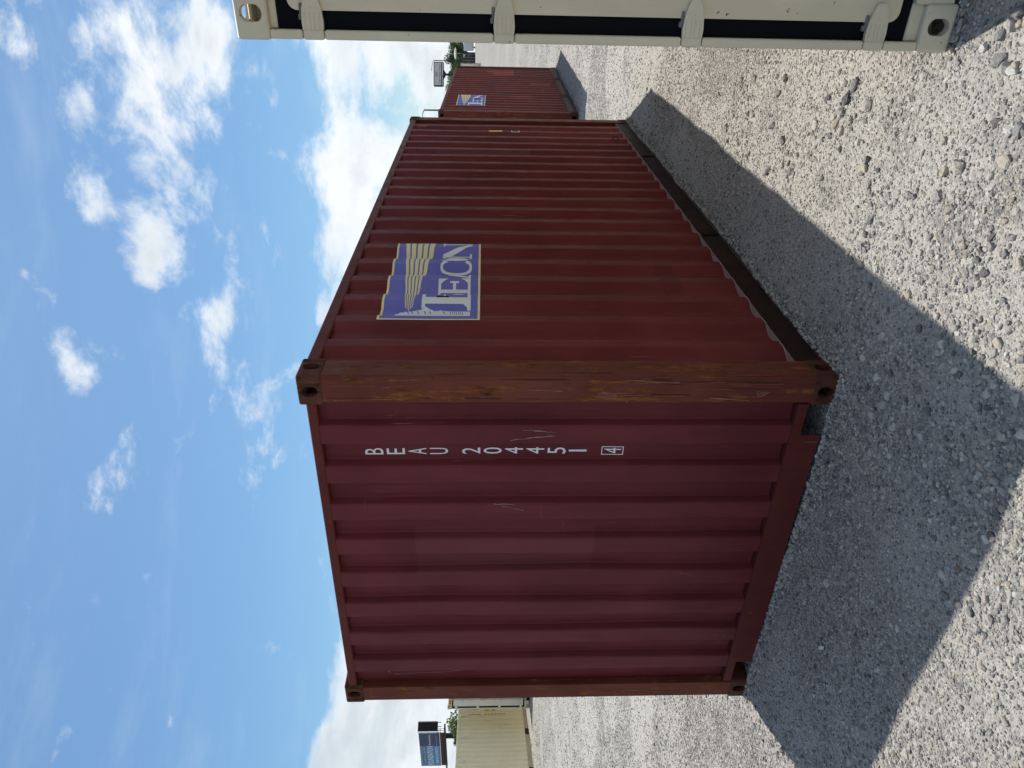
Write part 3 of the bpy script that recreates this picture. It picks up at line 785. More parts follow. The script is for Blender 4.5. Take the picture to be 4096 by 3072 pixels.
# --- the cream container at the right, door end towards us
wc = Vector((1.226, 2.576, 0)) - ED * BW
white = empty('shipping_container', wc, (0, 0, YAW))
tag(white, 'cream container cut off at the picture edge showing black door seal and hinges', 'container', 'cream and beige shipping containers')
mats_w = dict(casting=M['cream_frame'], side=M['cream'], end=M['cream'], rail=M['cream_frame'], brail=M['cream_frame'], post=M['cream_frame'], post2=M['cream_frame'], frame=M['cream_frame'], door=M['cream'], rod=M['galv'])
shw = shell(white, mats_w, 51)
door_end(white, mats_w)
closed_end(white, mats_w, 55, fn=FEB, near=False)

# --- two beige containers far left
mats_t = dict(casting=M['cream_frame'], side=M['beige'], end=M['beige'], rail=M['beige'], brail=M['beige_dark'], post=M['beige'], post2=M['beige'], frame=M['cream_bright'], door=M['cream_bright'], rod=M['galv'])
ca = at(2118, 2833, 25.2); AYAW = math.radians(86.5)
ea = Vector((-math.sin(AYAW), math.cos(AYAW), 0))
tanA = empty('shipping_container', Vector((ca.x, ca.y, float(gz(ca.x, ca.y)))) - ea * BW, (0, 0, AYAW))
tag(tanA, 'cream container with yellow door markings half hidden behind the maroon container', 'container', 'cream and beige shipping containers')
tanA.scale = (1, 1, 1.1177)
sha = shell(tanA, mats_t, 61); door_end(tanA, mats_t); closed_end(tanA, mats_t, 63, fn=FEB, near=False)
Wd = BW
flat(poly_bm([[(Wd - .62, 1.30), (Wd - .34, 1.30), (Wd - .34, 1.55), (Wd - .62, 1.55)]]), lambda y, z: (.0135, y, z), 'yellow_sticker', M['yellow_sticker'], tanA)
flat(poly_bm([[(Wd - .155, BH - .1), (Wd - .40, BH - .1), (Wd - .40, BH - .02), (Wd - .155, BH - .02)]]), lambda y, z: (.004, y, z - .02), 'height_sticker', M['yellow_sticker'], tanA)
flat(join_bm([poly_bm([[(Wd - .20 - k * .07, BH - .115), (Wd - .235 - k * .07, BH - .115), (Wd - .255 - k * .07, BH - .05), (Wd - .22 - k * .07, BH - .05)]]) for k in range(2)]), lambda y, z: (.002, y, z), 'height_stripe', M['black_print'], tanA)
bx('sill_block', M['rubber'], tanA, .0, .18, Wd - .45, Wd - .28, .0, .13)
# beige one behind: its long side faces us
cb = at(2110, 2832, 26.9)
BYAW = math.radians(266.0)
sb_ = Vector((math.cos(BYAW), math.sin(BYAW), 0))
zb0 = float(gz(cb.x, cb.y))
yb_ = Vector((-math.sin(BYAW), math.cos(BYAW), 0))
tanB = empty('shipping_container', Vector((cb.x, cb.y, zb0 - .03)) - sb_ * .30 - yb_ * BW, (0, 0.006, BYAW))
tag(tanB, 'beige container side on at the far left with small louvre vents', 'container', 'cream and beige shipping containers')
# local +x runs towards the camera, local +y away from the lane: mirror so the near side is y = BW
shb = shell(tanB, mats_t, 71); closed_end(tanB, mats_t, 73); closed_end(tanB, mats_t, 75, fn=FEB, near=False)
FACE = FSB
bx('rail_web', M['beige_dark'], tanB, CL, BL - CL, BW - .0105, BW - .0075, .030, .155, 0)
for a, b in ((1.67, 2.06), (3.97, 4.36)):
    bx('fork_pocket_shade', M['dark_void'], tanB, a, b, BW - .0072, BW - .0050, .026, .158, 0.0)  # near-black sheet over the rail: pocket shade given as colour
for x in (.62, 2.05, 3.45, 4.85):
    mv = MB().prism([(x, 0), (x + .03, .035), (x + .15, .035), (x + .18, 0)], lambda a, b, d: (a, BW - .012 + b, d), 2.29, 2.46)
    vo = mv.build('louvre_vent', M['cream_bright'], tanB)
def onB(b): return b
def textB(body, x, z, h, mat, name, sx=.8):
    tb = text_bm(body, 0, 0, h, sx=sx); xs = [v.co.x for v in tb.verts]; w_ = max(xs)
    for v in tb.verts: v.co = Vector((x - v.co.x + w_, z + v.co.y, 0))
    return tb
shb2 = Sheet(side_profile(), 0.1665, 2.513, 72)
for i, ch in enumerate('22G1'):
    wrap(textB(ch, .30, 2.06 - i * .115, .09, None, ''), shb2, .002, FSB, 'type_code', M['black_print'], tanB)
wrap(poly_bm([[(.30, 1.42), (.42, 1.42), (.42, 1.60), (.30, 1.60)]]), shb2, .002, FSB, 'caution_sticker', M['yellow_sticker'], tanB)
wrap(poly_bm([[(.30, 1.20), (.42, 1.20), (.42, 1.32), (.30, 1.32)]]), shb2, .002, FSB, 'type_plate', M['galv'], tanB)
for i in range(12):                                                    # its number is too far off to read
    if i != 4: wrap(poly_bm([[(.645, 2.08 - i * .115), (.675, 2.08 - i * .115), (.675, 2.165 - i * .115), (.645, 2.165 - i * .115)]]), shb2, .002, FSB, 'number_mark', M['black_print'], tanB)

# ---------------------------------------------------------------- ground sheet
def axis(lo, hi, d0, d1, step, far):
    mid = list(np.arange(d0, d1 + 1e-6, step)); a = [mid[0]]; s = step
    while a[-1] > -far: s *= 1.13; a.append(a[-1] - s)
    b = [mid[-1]]; s = step
    while b[-1] < far: s *= 1.09; b.append(b[-1] + s)
    return np.array(a[:0:-1] + mid + b[1:])
gx = axis(0, 0, -4.0, 6.0, .045, 2500); gy = axis(0, 0, .6, 11.0, .045, 2500)
X, Y = np.meshgrid(gx, gy); Z = gz(X, Y)
nv, mv_ = X.shape
me = bpy.data.meshes.new('gravel_ground')
idx = np.arange(nv * mv_).reshape(nv, mv_)
quads = np.stack([idx[:-1, :-1], idx[:-1, 1:], idx[1:, 1:], idx[1:, :-1]], -1).reshape(-1, 4)
me.vertices.add(nv * mv_); me.vertices.foreach_set('co', np.stack([X, Y, Z], -1).reshape(-1))
me.loops.add(quads.size); me.loops.foreach_set('vertex_index', quads.reshape(-1).astype(np.int32))
me.polygons.add(len(quads)); me.polygons.foreach_set('loop_start', (np.arange(len(quads)) * 4).astype(np.int32)); me.polygons.foreach_set('loop_total', np.full(len(quads), 4, np.int32))
me.update(); me.validate()
me.polygons.foreach_set('use_smooth', np.ones(len(quads), bool))
fb = lambda x, y, sc, sd: 0.6 * vnoise(x * sc, y * sc, sd) + 0.28 * vnoise(x * sc * 2.7, y * sc * 2.7, sd + 1) + 0.12 * vnoise(x * sc * 7, y * sc * 7, sd + 2)
dusty = lambda x, y: sstep(fb(x, y, 1.15, 40) + .26 * np.exp(-((x - .85) / .55) ** 2 - ((y - 2.75) / .9) ** 2) + .16 * np.exp(-((x + .1 - (y - 2.6) * .6) / .35) ** 2) * (y > 2.4), .47, .62)
da = me.attributes.new('dust', 'FLOAT', 'POINT'); da.data.foreach_set('value', dusty(X, Y).reshape(-1).astype(np.float32))
def ground_material():
    m, t, b = principled('dusty_gravel')
    oc = t.new('ShaderNodeTexCoord').outputs['Object']
    def cells(scale, rnd=1.0):
        v = t.new('ShaderNodeTexVoronoi'); t.set(v.inputs['Vector'], oc); v.inputs['Scale'].default_value = scale; v.inputs['Randomness'].default_value = rnd
        return v
    STONE = [(0.0, (0.10, 0.10, 0.105)), (0.2, (0.22, 0.218, 0.215)), (0.5, (0.345, 0.336, 0.322)), (0.75, (0.44, 0.415, 0.37)), (0.9, (0.50, 0.48, 0.44)), (1.0, (0.62, 0.60, 0.565))]
    v1 = cells(75); v2 = cells(34); v3 = cells(13)
    c1 = t.ramp(t.xyz(v1.outputs['Color'])[0], STONE); c2 = t.ramp(t.xyz(v2.outputs['Color'])[1], STONE); c3 = t.ramp(t.xyz(v3.outputs['Color'])[1], STONE)
    col = t.mix(t.smooth(t.noise(oc, 9, 4, 0.6), 0.42, 0.62), c1, c2)
    col = t.mix(t.m('MULTIPLY', t.smooth(t.noise(oc, 3, 3, 0.6), 0.45, 0.65), 0.35), col, c3)
    fines = t.mix(t.smooth(t.noise(oc, 130, 5, 0.85), 0.36, 0.62), (0.22, 0.215, 0.205), (0.575, 0.558, 0.52))
    dust = t.smooth(t.m('ADD', t.noise(oc, 1.3, 6, 0.62), t.m('MULTIPLY', t.noise(oc, 8, 5, 0.6), 0.4)), 0.58, 0.80)
    dist = t.vm('LENGTH', oc)
    an = t.new('ShaderNodeAttribute'); an.attribute_name = 'dust'
    dust = t.m('MAXIMUM', t.m('MULTIPLY', dust, 0.6), an.outputs['Fac'])
    col = t.mix(t.m('MULTIPLY', dust, 0.78), col, fines)
    wide = t.noise(oc, 0.35, 4, 0.55)
    col = t.mix(1.0, col, t.mix(wide, (0.90, 0.89, 0.88), (1.08, 1.06, 1.02)), 'MULTIPLY')
    track = t.smooth(t.noise(t.mapping(oc, (0.5, 3.0, 1), rot=(0, 0, -0.9)), 0.5, 4, 0.6), 0.5, 0.68)
    col = t.mix(t.m('MULTIPLY', t.m('MULTIPLY', track, t.smooth(dist, 12, 30)), 0.30), col, (0.47, 0.445, 0.38))
    far = t.smooth(dist, 14, 34)
    grain = t.mix(t.m('MULTIPLY', t.noise(oc, 7.0, 5, 0.75), 1.0), (0.40, 0.40, 0.40), (1.25, 1.23, 1.18))
    col = t.mix(t.m('MULTIPLY', far, 0.85), col, t.mix(1.0, col, grain, 'MULTIPLY'))
    t.l.new(col, b.inputs['Base Color']); b.inputs['Roughness'].default_value = 0.95; b.inputs['Specular IOR Level'].default_value = 0.15
    h1 = t.m('SUBTRACT', 0.6, v1.outputs['Distance']); h2 = t.m('SUBTRACT', 0.6, v2.outputs['Distance'])
    h = t.m('ADD', t.m('MULTIPLY', h1, 0.006), t.m('MULTIPLY', h2, 0.012))
    h = t.m('ADD', h, t.m('MULTIPLY', t.noise(oc, 140, 4, 0.75), 0.008))
    h = t.m('MULTIPLY', h, t.m('SUBTRACT', 1.0, t.m('MULTIPLY', dust, 0.3)))
    h = t.m('ADD', h, t.m('MULTIPLY', t.m('SUBTRACT', 0.6, v3.outputs['Distance']), t.m('MULTIPLY', t.smooth(dist, 9, 20), 0.03)))
    t.l.new(t.bump(h, 1.0, 1.0), b.inputs['Normal'])
    return m
M['ground'] = ground_material()
g = link('gravel_ground', me, M['ground']); tag(g, 'pale grey crushed gravel yard with dusty patches', 'ground', kind='structure')

# ---------------------------------------------------------------- loose stones (instanced from a point mesh)
def stone_material():
    m, t, b = principled('crushed_stone')
    oi = t.new('ShaderNodeObjectInfo').outputs['Random']
    oc = t.new('ShaderNodeTexCoord').outputs['Object']
    base = t.ramp(oi, [(0.0, (0.085, 0.087, 0.095)), (0.10, (0.18, 0.18, 0.185)), (0.30, (0.31, 0.306, 0.302)), (0.55, (0.45, 0.438, 0.415)), (0.70, (0.52, 0.455, 0.35)), (0.80, (0.56, 0.54, 0.50)), (0.93, (0.72, 0.705, 0.67)), (1.0, (0.30, 0.22, 0.175))])
    n = t.noise(oc, 1.6, 6, 0.7)
    col = t.mix(1.0, base, t.mix(n, (0.72, 0.72, 0.72), (1.2, 1.19, 1.16)), 'MULTIPLY')
    nz = t.xyz(t.new('ShaderNodeNewGeometry').outputs['Normal'])[2]
    col = t.mix(t.m('MULTIPLY', t.smooth(nz, 0.2, 0.9), 0.20), col, (0.52, 0.49, 0.44))
    t.l.new(col, b.inputs['Base Color']); b.inputs['Roughness'].default_value = 0.9; b.inputs['Specular IOR Level'].default_value = 0.2
    t.l.new(t.bump(n, 0.5, 0.15), b.inputs['Normal'])
    return m
M['stone'] = stone_material()

def in_box(x, y, org, yaw, m_=0.0):
    c, s = math.cos(yaw), math.sin(yaw); rx, ry = x - org.x, y - org.y
    u = rx * c + ry * s; v = -rx * s + ry * c
    return (u > m_) & (u < BL - m_) & (v > m_) & (v < BW - m_)
PTS = []
def scatter(n, y0, y1, r0, r1, dens, pw=2.0, half=0.72, emb=0.25):
    yv = y0 + (y1 - y0) * RNG.random(n)
    keep = RNG.random(n) < (yv / y1)
    yv = yv[keep]; xv = (RNG.random(len(yv)) * 2 - 1) * (half * yv + .25)
    k = RNG.random(len(yv)) < dens(xv, yv)
    xv, yv = xv[k], yv[k]
    k = ~(in_box(xv, yv, A0, YAW, .10) | in_box(xv, yv, wc, YAW, .10) | in_box(xv, yv, far2.location, YAW, .1))
    xv, yv = xv[k], yv[k]
    r = r0 + (r1 - r0) * RNG.random(len(xv)) ** pw
    PTS.append(np.stack([xv, yv, gz(xv, yv) + r * (0.42 - emb), r], -1))
coarse = lambda x, y: np.clip(sstep(fb(x, y, 1.7, 60), .55, .70) * .7 + .9 * np.exp(-((x - .08) / .42) ** 2 - ((y - 2.28) / .26) ** 2) + .75 * np.exp(-((x + .55) / .5) ** 2 - ((y - 2.35) / .3) ** 2), 0, 1)
scatter(400000, 1.5, 6.4, .0024, .0062, lambda x, y: (1 - .42 * dusty(x, y)) * (1 - sstep(y, 4.9, 6.4)))
scatter(52000, 1.5, 6.0, .005, .0105, lambda x, y: np.clip(.10 + .26 * sstep(-x, -.5, .4) + .90 * coarse(x, y), 0, 1) * (1 - .6 * dusty(x, y)))
scatter(15000, 1.5, 5.0, .0075, .0165, lambda x, y: coarse(x, y) ** 1.6 * .85 + .012, 1.8)
scatter(1500, 1.5, 9.0, .010, .024, lambda x, y: .2 + .7 * coarse(x, y), 2.8)
scatter(260000, 4.9, 14.0, .0034, .0095, lambda x, y: (1 - .6 * dusty(x, y)) * sstep(y, 4.9, 6.4) * (1 - sstep(y, 10, 14)))
scatter(260000, 10, 34.0, .005, .0125, lambda x, y: (1 - .5 * dusty(x * .5, y * .5)) * sstep(y, 10, 14) * (1 - sstep(y, 18, 34)), 2.0)
# rows of bigger stones by the cream container and out in the lane
for cxs, cys, n, sp in ((1.02, 2.02, 26, .12), (1.1, 2.3, 20, .10), (.98, 3.05, 10, .12), (1.3, 3.4, 22, .13), (.75, 2.5, 10, .12), (1.75, 4.1, 12, .2)):
    xv = cxs + RNG.normal(0, sp, n); yv = cys + RNG.normal(0, sp * 1.1, n); r = RNG.uniform(.010, .024, n)
    PTS.append(np.stack([xv, yv, gz(xv, yv) + r * .3, r], -1))
for org, (u0, v0), (u1, v1), n, sp in ((A0, (0, 0), (BL, 0), 5200, .035), (A0, (0, 0), (0, BW), 2600, .035), (wc, (0, 0), (0, BW), 1800, .03), (far2.location, (0, 0), (BL, 0), 900, .05)):
    q = RNG.random(n); off = np.abs(RNG.normal(0, sp, n)) - .012
    uu = u0 + (u1 - u0) * q - (off if u0 == u1 else 0); vv_ = v0 + (v1 - v0) * q - (off if v0 == v1 else 0)
    xv = org.x + uu * SD.x + vv_ * ED.x; yv = org.y + uu * SD.y + vv_ * ED.y; r = .003 + .008 * RNG.random(n) ** 2.2
    PTS.append(np.stack([xv, yv, gz(xv, yv) + r * .3 + np.clip(.012 - off * .3, 0, .012), r], -1))
P = np.concatenate(PTS)
pm = bpy.data.meshes.new('loose_gravel')
pm.vertices.add(len(P)); pm.vertices.foreach_set('co', P[:, :3].reshape(-1).astype(np.float32))
at_ = pm.attributes.new('rad', 'FLOAT', 'POINT'); at_.data.foreach_set('value', P[:, 3].astype(np.float32))
gravel = link('loose_gravel', pm, M['stone'])
tag(gravel, 'loose grey crushed stones scattered over the yard', 'gravel', kind='stuff')
ng = bpy.data.node_groups.new('stones', 'GeometryNodeTree')
ng.interface.new_socket('Geometry', in_out='INPUT', socket_type='NodeSocketGeometry'); ng.interface.new_socket('Geometry', in_out='OUTPUT', socket_type='NodeSocketGeometry')
N = ng.nodes; Lk = ng.links
gi = N.new('NodeGroupInput'); go = N.new('NodeGroupOutput')
jn = N.new('GeometryNodeJoinGeometry')
for sd in range(7):
    ic = N.new('GeometryNodeMeshIcoSphere'); ic.inputs['Subdivisions'].default_value = 2
    sp = N.new('GeometryNodeSetPosition'); rv = N.new('FunctionNodeRandomValue'); rv.data_type = 'FLOAT_VECTOR'
    am = .40
    rv.inputs['Min'].default_value = (-am, -am, -am); rv.inputs['Max'].default_value = (am, am, am); rv.inputs['Seed'].default_value = sd * 17 + 3
    ch = N.new('GeometryNodeConvexHull'); sm = N.new('GeometryNodeSetMaterial'); sm.inputs['Material'].default_value = M['stone']
    g2 = N.new('GeometryNodeGeometryToInstance')
    Lk.new(ic.outputs[0], sp.inputs['Geometry']); Lk.new(rv.outputs[0], sp.inputs['Offset']); Lk.new(sp.outputs[0], ch.inputs[0])
    Lk.new(ch.outputs[0], sm.inputs['Geometry']); Lk.new(sm.outputs[0], g2.inputs[0]); Lk.new(g2.outputs[0], jn.inputs[0])
iop = N.new('GeometryNodeInstanceOnPoints'); iop.inputs['Pick Instance'].default_value = True
Lk.new(gi.outputs[0], iop.inputs['Points']); Lk.new(jn.outputs[0], iop.inputs['Instance'])
ri = N.new('FunctionNodeRandomValue'); ri.data_type = 'INT'; ri.inputs[4].default_value = 0; ri.inputs[5].default_value = 6; ri.inputs['Seed'].default_value = 5
Lk.new(ri.outputs[2], iop.inputs['Instance Index'])
rr = N.new('FunctionNodeRandomValue'); rr.data_type = 'FLOAT_VECTOR'; rr.inputs['Min'].default_value = (-.5, -.5, 0); rr.inputs['Max'].default_value = (.5, .5, 6.28); rr.inputs['Seed'].default_value = 9
Lk.new(rr.outputs[0], iop.inputs['Rotation'])
rs = N.new('FunctionNodeRandomValue'); rs.data_type = 'FLOAT_VECTOR'; rs.inputs['Min'].default_value = (.75, .75, .45); rs.inputs['Max'].default_value = (1.45, 1.1, .85); rs.inputs['Seed'].default_value = 13
na = N.new('GeometryNodeInputNamedAttribute'); na.data_type = 'FLOAT'; na.inputs['Name'].default_value = 'rad'
vs_ = N.new('ShaderNodeVectorMath'); vs_.operation = 'SCALE'
Lk.new(rs.outputs[0], vs_.inputs[0]); Lk.new(na.outputs[0], vs_.inputs['Scale']); Lk.new(vs_.outputs[0], iop.inputs['Scale'])
Lk.new(iop.outputs[0], go.inputs[0])
md = gravel.modifiers.new('stones', 'NODES'); md.node_group = ng

# a scrap of white plastic lying in the shade
lp = (at(3290, 2590, 1).copy() - CAM); k = -CAM_H / lp.z
lp = CAM + lp * k
lit = MB().prism([(-.035, -.008), (.0, -.004), (.035, -.010), (.036, .008), (.002, .012), (-.034, .008)], lambda a, b, d: (a, b, d + .006 * math.cos(a * 60)), 0, .002).build('plastic_scrap', M['white_print'])
lit.location = (lp.x, lp.y, float(gz(lp.x, lp.y)) + .014); lit.rotation_euler = (.2, .1, 1.9)
tag(lit, 'small white plastic scrap lying on shaded gravel before the maroon container', 'litter')

# ---------------------------------------------------------------- trees
def leaf_material(name, c1, c2):
    m, t, b = principled(name)
    oc = t.new('ShaderNodeTexCoord').outputs['Object']
    col = t.mix(t.smooth(t.noise(oc, 1.4, 4, 0.6), 0.3, 0.7), c1, c2)
    t.l.new(col, b.inputs['Base Color']); b.inputs['Roughness'].default_value = 0.55
    tr = t.new('ShaderNodeBsdfTranslucent'); t.l.new(col, tr.inputs[0])
    mx = t.new('ShaderNodeMixShader'); mx.inputs[0].default_value = 0.35
    t.l.new(b.outputs[0], mx.inputs[1]); t.l.new(tr.outputs[0], mx.inputs[2])
    t.l.new(mx.outputs[0], [n for n in t.n if n.type == 'OUTPUT_MATERIAL'][0].inputs[0])
    return m
M['leaf_dark'] = leaf_material('dark_leaves', (0.035, 0.075, 0.022), (0.065, 0.12, 0.035))
M['leaf_light'] = leaf_material('light_leaves', (0.07, 0.13, 0.03), (0.11, 0.17, 0.045))
M['bark'] = simple('bark', (0.10, 0.075, 0.055), 0.9, 0.3)
def tree(base, h, w, leaf, label, n=2600, ls=.16, seed=0, group='trees along the far edge of the yard'):
    rnd = np.random.default_rng(seed)
    root = empty('tree', base); tag(root, label, 'tree', group)
    m = MB(); m.tube([(0, 0, -.2), (.05 * h * .1, 0, h * .3), (0, .03 * h, h * .7)], .035 * h, 8, .012 * h)
    blobs = []
    for k in range(11):
        a = rnd.uniform(0, 6.28); q = rnd.uniform(.1, .5) * w; z = h * rnd.uniform(.38, .9)
        q *= 1.15 - abs(z / h - .55)
        c = np.array([q * math.cos(a), q * math.sin(a), z]); blobs.append((c, rnd.uniform(.16, .28) * w))
        m.tube([(0, 0, h * rnd.uniform(.25, .5)), tuple(c * np.array([.6, .6, .9])), tuple(c)], .012 * h, 5, .004 * h)
    m.build('trunk', M['bark'], root)
    vsx = []; fa = []
    for i in range(n):
        c, r = blobs[rnd.integers(len(blobs))]
        d = rnd.normal(size=3); d /= np.linalg.norm(d); rr_ = r * rnd.random() ** .4
        p = c + d * rr_ * np.array([1, 1, .8])
        a = rnd.normal(size=3); a /= np.linalg.norm(a); b_ = np.cross(a, rnd.normal(size=3)); b_ /= np.linalg.norm(b_)
        s_ = ls * rnd.uniform(.6, 1.4); k = len(vsx)
        vsx += [tuple(p - a * s_), tuple(p + b_ * s_ * .5), tuple(p + a * s_), tuple(p - b_ * s_ * .5)]; fa.append((k, k + 1, k + 2, k + 3))
    me = bpy.data.meshes.new('crown'); me.from_pydata(vsx, [], fa)
    link('crown', me, leaf, root)
    return root
def standing(x, y, depth):
    p = at(x, y, depth); return Vector((p.x, p.y, float(gz(p.x, p.y))))
TL = [(345, 155, 6.4, 5.0, 1, 'light green tree at the left end of the far tree row beside the sign post'), (318, 165, 6.6, 4.6, 1, 'bushy light green tree just behind the roadside sign post'),
      (275, 160, 6.2, 5.0, 0, 'rounded green tree below the right half of the roadside sign'), (236, 158, 7.4, 5.6, 0, 'tallest dark green tree above the far charcoal container'),
      (214, 170, 6.8, 5.0, 0, 'dark green tree behind the white canopy'), (190, 150, 5.6, 4.6, 0, 'dense dark tree above the silver trailer'), (160, 165, 6.4, 5.4, 0, 'dark tree partly hidden by the cream container edge')]
for i, (y, dp, h, w, lt, lab) in enumerate(TL):
    b = standing(1890, y, dp); z_ = h
    tree(b, h, w, M['leaf_light' if lt else 'leaf_dark'], lab, seed=100 + i)
p = at(1795, 2905, 62); b = standing(1900, 2905, 62)
tree(b, p.z - b.z, 3.0, M['leaf_light'], 'green tree top showing above the beige container roof', n=2200, ls=.13, seed=140, group='trees behind the beige containers')
p = at(1822, 2822, 64); b = standing(1900, 2822, 64)
tree(b, p.z - b.z, 3.2, M['leaf_light'], 'sliver of tree beside the top of the half hidden cream container', n=1500, ls=.13, seed=141, group='trees behind the beige containers')

# ---------------------------------------------------------------- far right: containers, trailer, canopy
mats_b = dict(casting=M['black_paint'], side=M['black_paint'], end=M['black_paint'], rail=M['black_paint'], brail=M['black_paint'], post=M['black_paint'], post2=M['black_paint'], frame=M['black_paint'], door=M['black_paint'], rod=M['galv'])
c1 = at(1898, 250, 138); c2 = at(1898, 209, 138)
byaw = math.radians(78)
eb = Vector((-math.sin(byaw), math.cos(byaw), 0))
blk = empty('shipping_container', (c2.x, c2.y, float(gz(c2.x, c2.y))), (0, 0, byaw))
tag(blk, 'far charcoal container with pale lock rods below the dark trees', 'container', 'far containers')
shell(blk, mats_b, 81); door_end(blk, mats_b); closed_end(blk, mats_b, 83, fn=FEB, near=False)
def tblk(body, y, z, h): 
    tb = text_bm(body, 0, 0, h)
    for v in tb.verts: v.co = Vector((y - v.co.x, z + v.co.y, 0))
    return tb
for y0_, y1_, z0_, z1_ in ((.30, .98, 2.13, 2.25), (.50, .74, 1.97, 2.08)):   # blurred white markings
    flat(poly_bm([[(y0_, z0_), (y1_, z0_), (y1_, z1_), (y0_, z1_)]]), lambda y, z: (.0125, y, z), 'white_marking', M['white_print'], blk)
c3 = at(1920, 253, 93)
sl_ = empty('shipping_container', Vector((c3.x, c3.y, float(gz(c3.x, c3.y)))) - ea * 0, (0, 0, math.radians(84)))
tag(sl_, 'thin strip of beige container showing past the far end of the patched maroon one', 'container', 'far containers')
shell(sl_, mats_t, 91); door_end(sl_, mats_t, detail=False); closed_end(sl_, mats_t, 93, fn=FEB, near=False)
sl_.location = Vector((c3.x, c3.y, float(gz(c3.x, c3.y)))) - Vector((-math.sin(math.radians(84)), math.cos(math.radians(84)), 0)) * .0 
# silver box trailer
M['silver'] = simple('silver_trailer_skin', (0.50, 0.53, 0.58), 0.35, 0.12, 0.25, 1.5)
M['white_metal'] = simple('white_metal', (0.70, 0.71, 0.72), 0.45, 0.08)
c4 = at(1896, 204, 128)
tr_ = empty('box_trailer', (c4.x, c4.y, float(gz(c4.x, c4.y))), (0, 0, math.radians(-28)))
tag(tr_, 'small silver box trailer parked to the right of the far charcoal container', 'trailer')
bx('trailer_body', M['silver'], tr_, 0, 5.2, 0, 2.2, .45, 2.2, .06, 3)
bx('rear_door', M['white_metal'], tr_, -.02, .0, .08, 2.1, .52, 2.1, .005)
bx('side_skirt', M['galv'], tr_, .1, 5.1, -.012, .0, .45, .62, 0)
for x in (2.3, 3.1):
    for y in (.05, 2.0):
        w_ = MB().tube([(x, y - .02, .34), (x, y + .18, .34)], .34, 16).build('wheel', M['rubber'], tr_)
        MB().tube([(x, y - .03, .34), (x, y - .018, .34)], .17, 12).build('rim', M['galv'], w_)
bx('drawbar', M['black_paint'], tr_, 5.2, 6.4, 1.0, 1.2, .45, .55)
bx('tail_light', M['yellow_sticker'], tr_, -.03, -.02, .12, .25, .48, .6, 0)
# lens-shaped white canopy on a mast among the trees
cp = at(1822, 213, 148)
can = empty('shade_canopy', (cp.x, cp.y, float(gz(cp.x, cp.y)))); tag(can, 'white lens shaped canopy on a post among the far dark trees', 'canopy')
hh = cp.z - can.location.z
b = bmesh.new(); rings = []
for k in range(7):
    q = -1 + 2 * k / 6; rr_ = math.sqrt(max(0.0004, 1 - q * q))
    rings.append([b.verts.new((math.cos(a * math.pi / 8) * 1.15 * rr_, math.sin(a * math.pi / 8) * 1.0 * rr_, hh + .24 * q)) for a in range(16)])
for Ra, Rb in zip(rings, rings[1:]):
    for a in range(16): b.faces.new((Ra[a], Ra[(a + 1) % 16], Rb[(a + 1) % 16], Rb[a]))
mm = MB(); mm.merge(b); mm.build('canopy_shell', M['white_metal'], can)
MB().tube([(0, 0, 0), (0, 0, hh)], .05, 8).build('mast', M['galv'], can)

# ---------------------------------------------------------------- roadside sign
M['sign_face'] = simple('grey_sign_face', (0.50, 0.51, 0.50), 0.5, 0.05)
M['sign_dark'] = simple('dark_green_black', (0.012, 0.022, 0.022), 0.5, 0.2)
M['sign_text'] = simple('dark_text', (0.06, 0.065, 0.07), 0.6, 0.1)
for k, c in (('blue', (0.03, 0.12, 0.38)), ('green', (0.02, 0.20, 0.10)), ('red', (0.45, 0.09, 0.04))): M['s_' + k] = simple('logo_' + k, c, 0.5, 0.1)
DS = 118.0
tl = at(1735, 345, DS); tr2 = at(1733, 249, DS); bl = at(1775, 346, DS)
wS = (tr2 - tl).length; hS = (bl - tl).length
xs_ = Vector(((tr2 - tl).x, (tr2 - tl).y, 0)).normalized()
sg = empty('roadside_sign', Vector((((tl + tr2) / 2).x, ((tl + tr2) / 2).y, float(gz(tl.x, tl.y)))), (0, 0, math.atan2(xs_.y, xs_.x)))
tag(sg, 'pole sign with grey face, three coloured slashes and Simple Shipping Containers lettering', 'sign')
zb = bl.z - sg.location.z; zt_ = zb + hS
MB().prism(rrect(-wS / 2, wS / 2, zb, zt_, .18), lambda a, b, d: (a, d, b), -.2, .2).build('cabinet', M['sign_dark'], sg)
fc = MB().prism(rrect(-wS / 2 + .13, wS / 2 - .13, zb + .42, zt_ - .12, .08), lambda a, b, d: (a, d, b), -.21, -.19).build('sign_face', M['sign_face'], sg)
fs = lambda x, z: (x, -.214, z)
flat(text_bm('Simple Shipping Containers', 0, zb + .62, .22, w=wS * .80, align='CENTER'), fs, 'lettering', M['sign_text'], fc)
flat(text_bm('SALES', -wS * .38, zb + .46, .09, w=.45), fs, 'lettering', M['sign_text'], fc)
flat(text_bm('RENTALS', -wS * .08, zb + .46, .09, w=.55), fs, 'lettering', M['s_green'], fc)
flat(text_bm('DELIVERY', wS * .25, zb + .46, .09, w=.55), fs, 'lettering', M['s_red'], fc)
fs2 = lambda x, z: (x, -.206, z)
for fa_, fb2_ in ((.03, .14), (.165, .25), (.275, .385), (.43, .97)):      # the small bottom line is too far off to read
    flat(poly_bm([[(-wS / 2 + wS * fa_, zb + .16), (-wS / 2 + wS * fb2_, zb + .16), (-wS / 2 + wS * fb2_, zb + .27), (-wS / 2 + wS * fa_, zb + .27)]]), fs2, 'small_print', M['white_print'], sg)
for k, cn in enumerate(('blue', 'green', 'red')):
    x = -.30 + k * .28 - .2; z = zb + 1.0
    flat(poly_bm([[(x, z + .35), (x + .13, z + .35), (x + .38, z), (x + .25, z)]]) if False else poly_bm([[(x, z), (x + .13, z), (x + .34, z + .42), (x + .21, z + .42)]]), fs, 'slash', M['s_' + cn], fc)
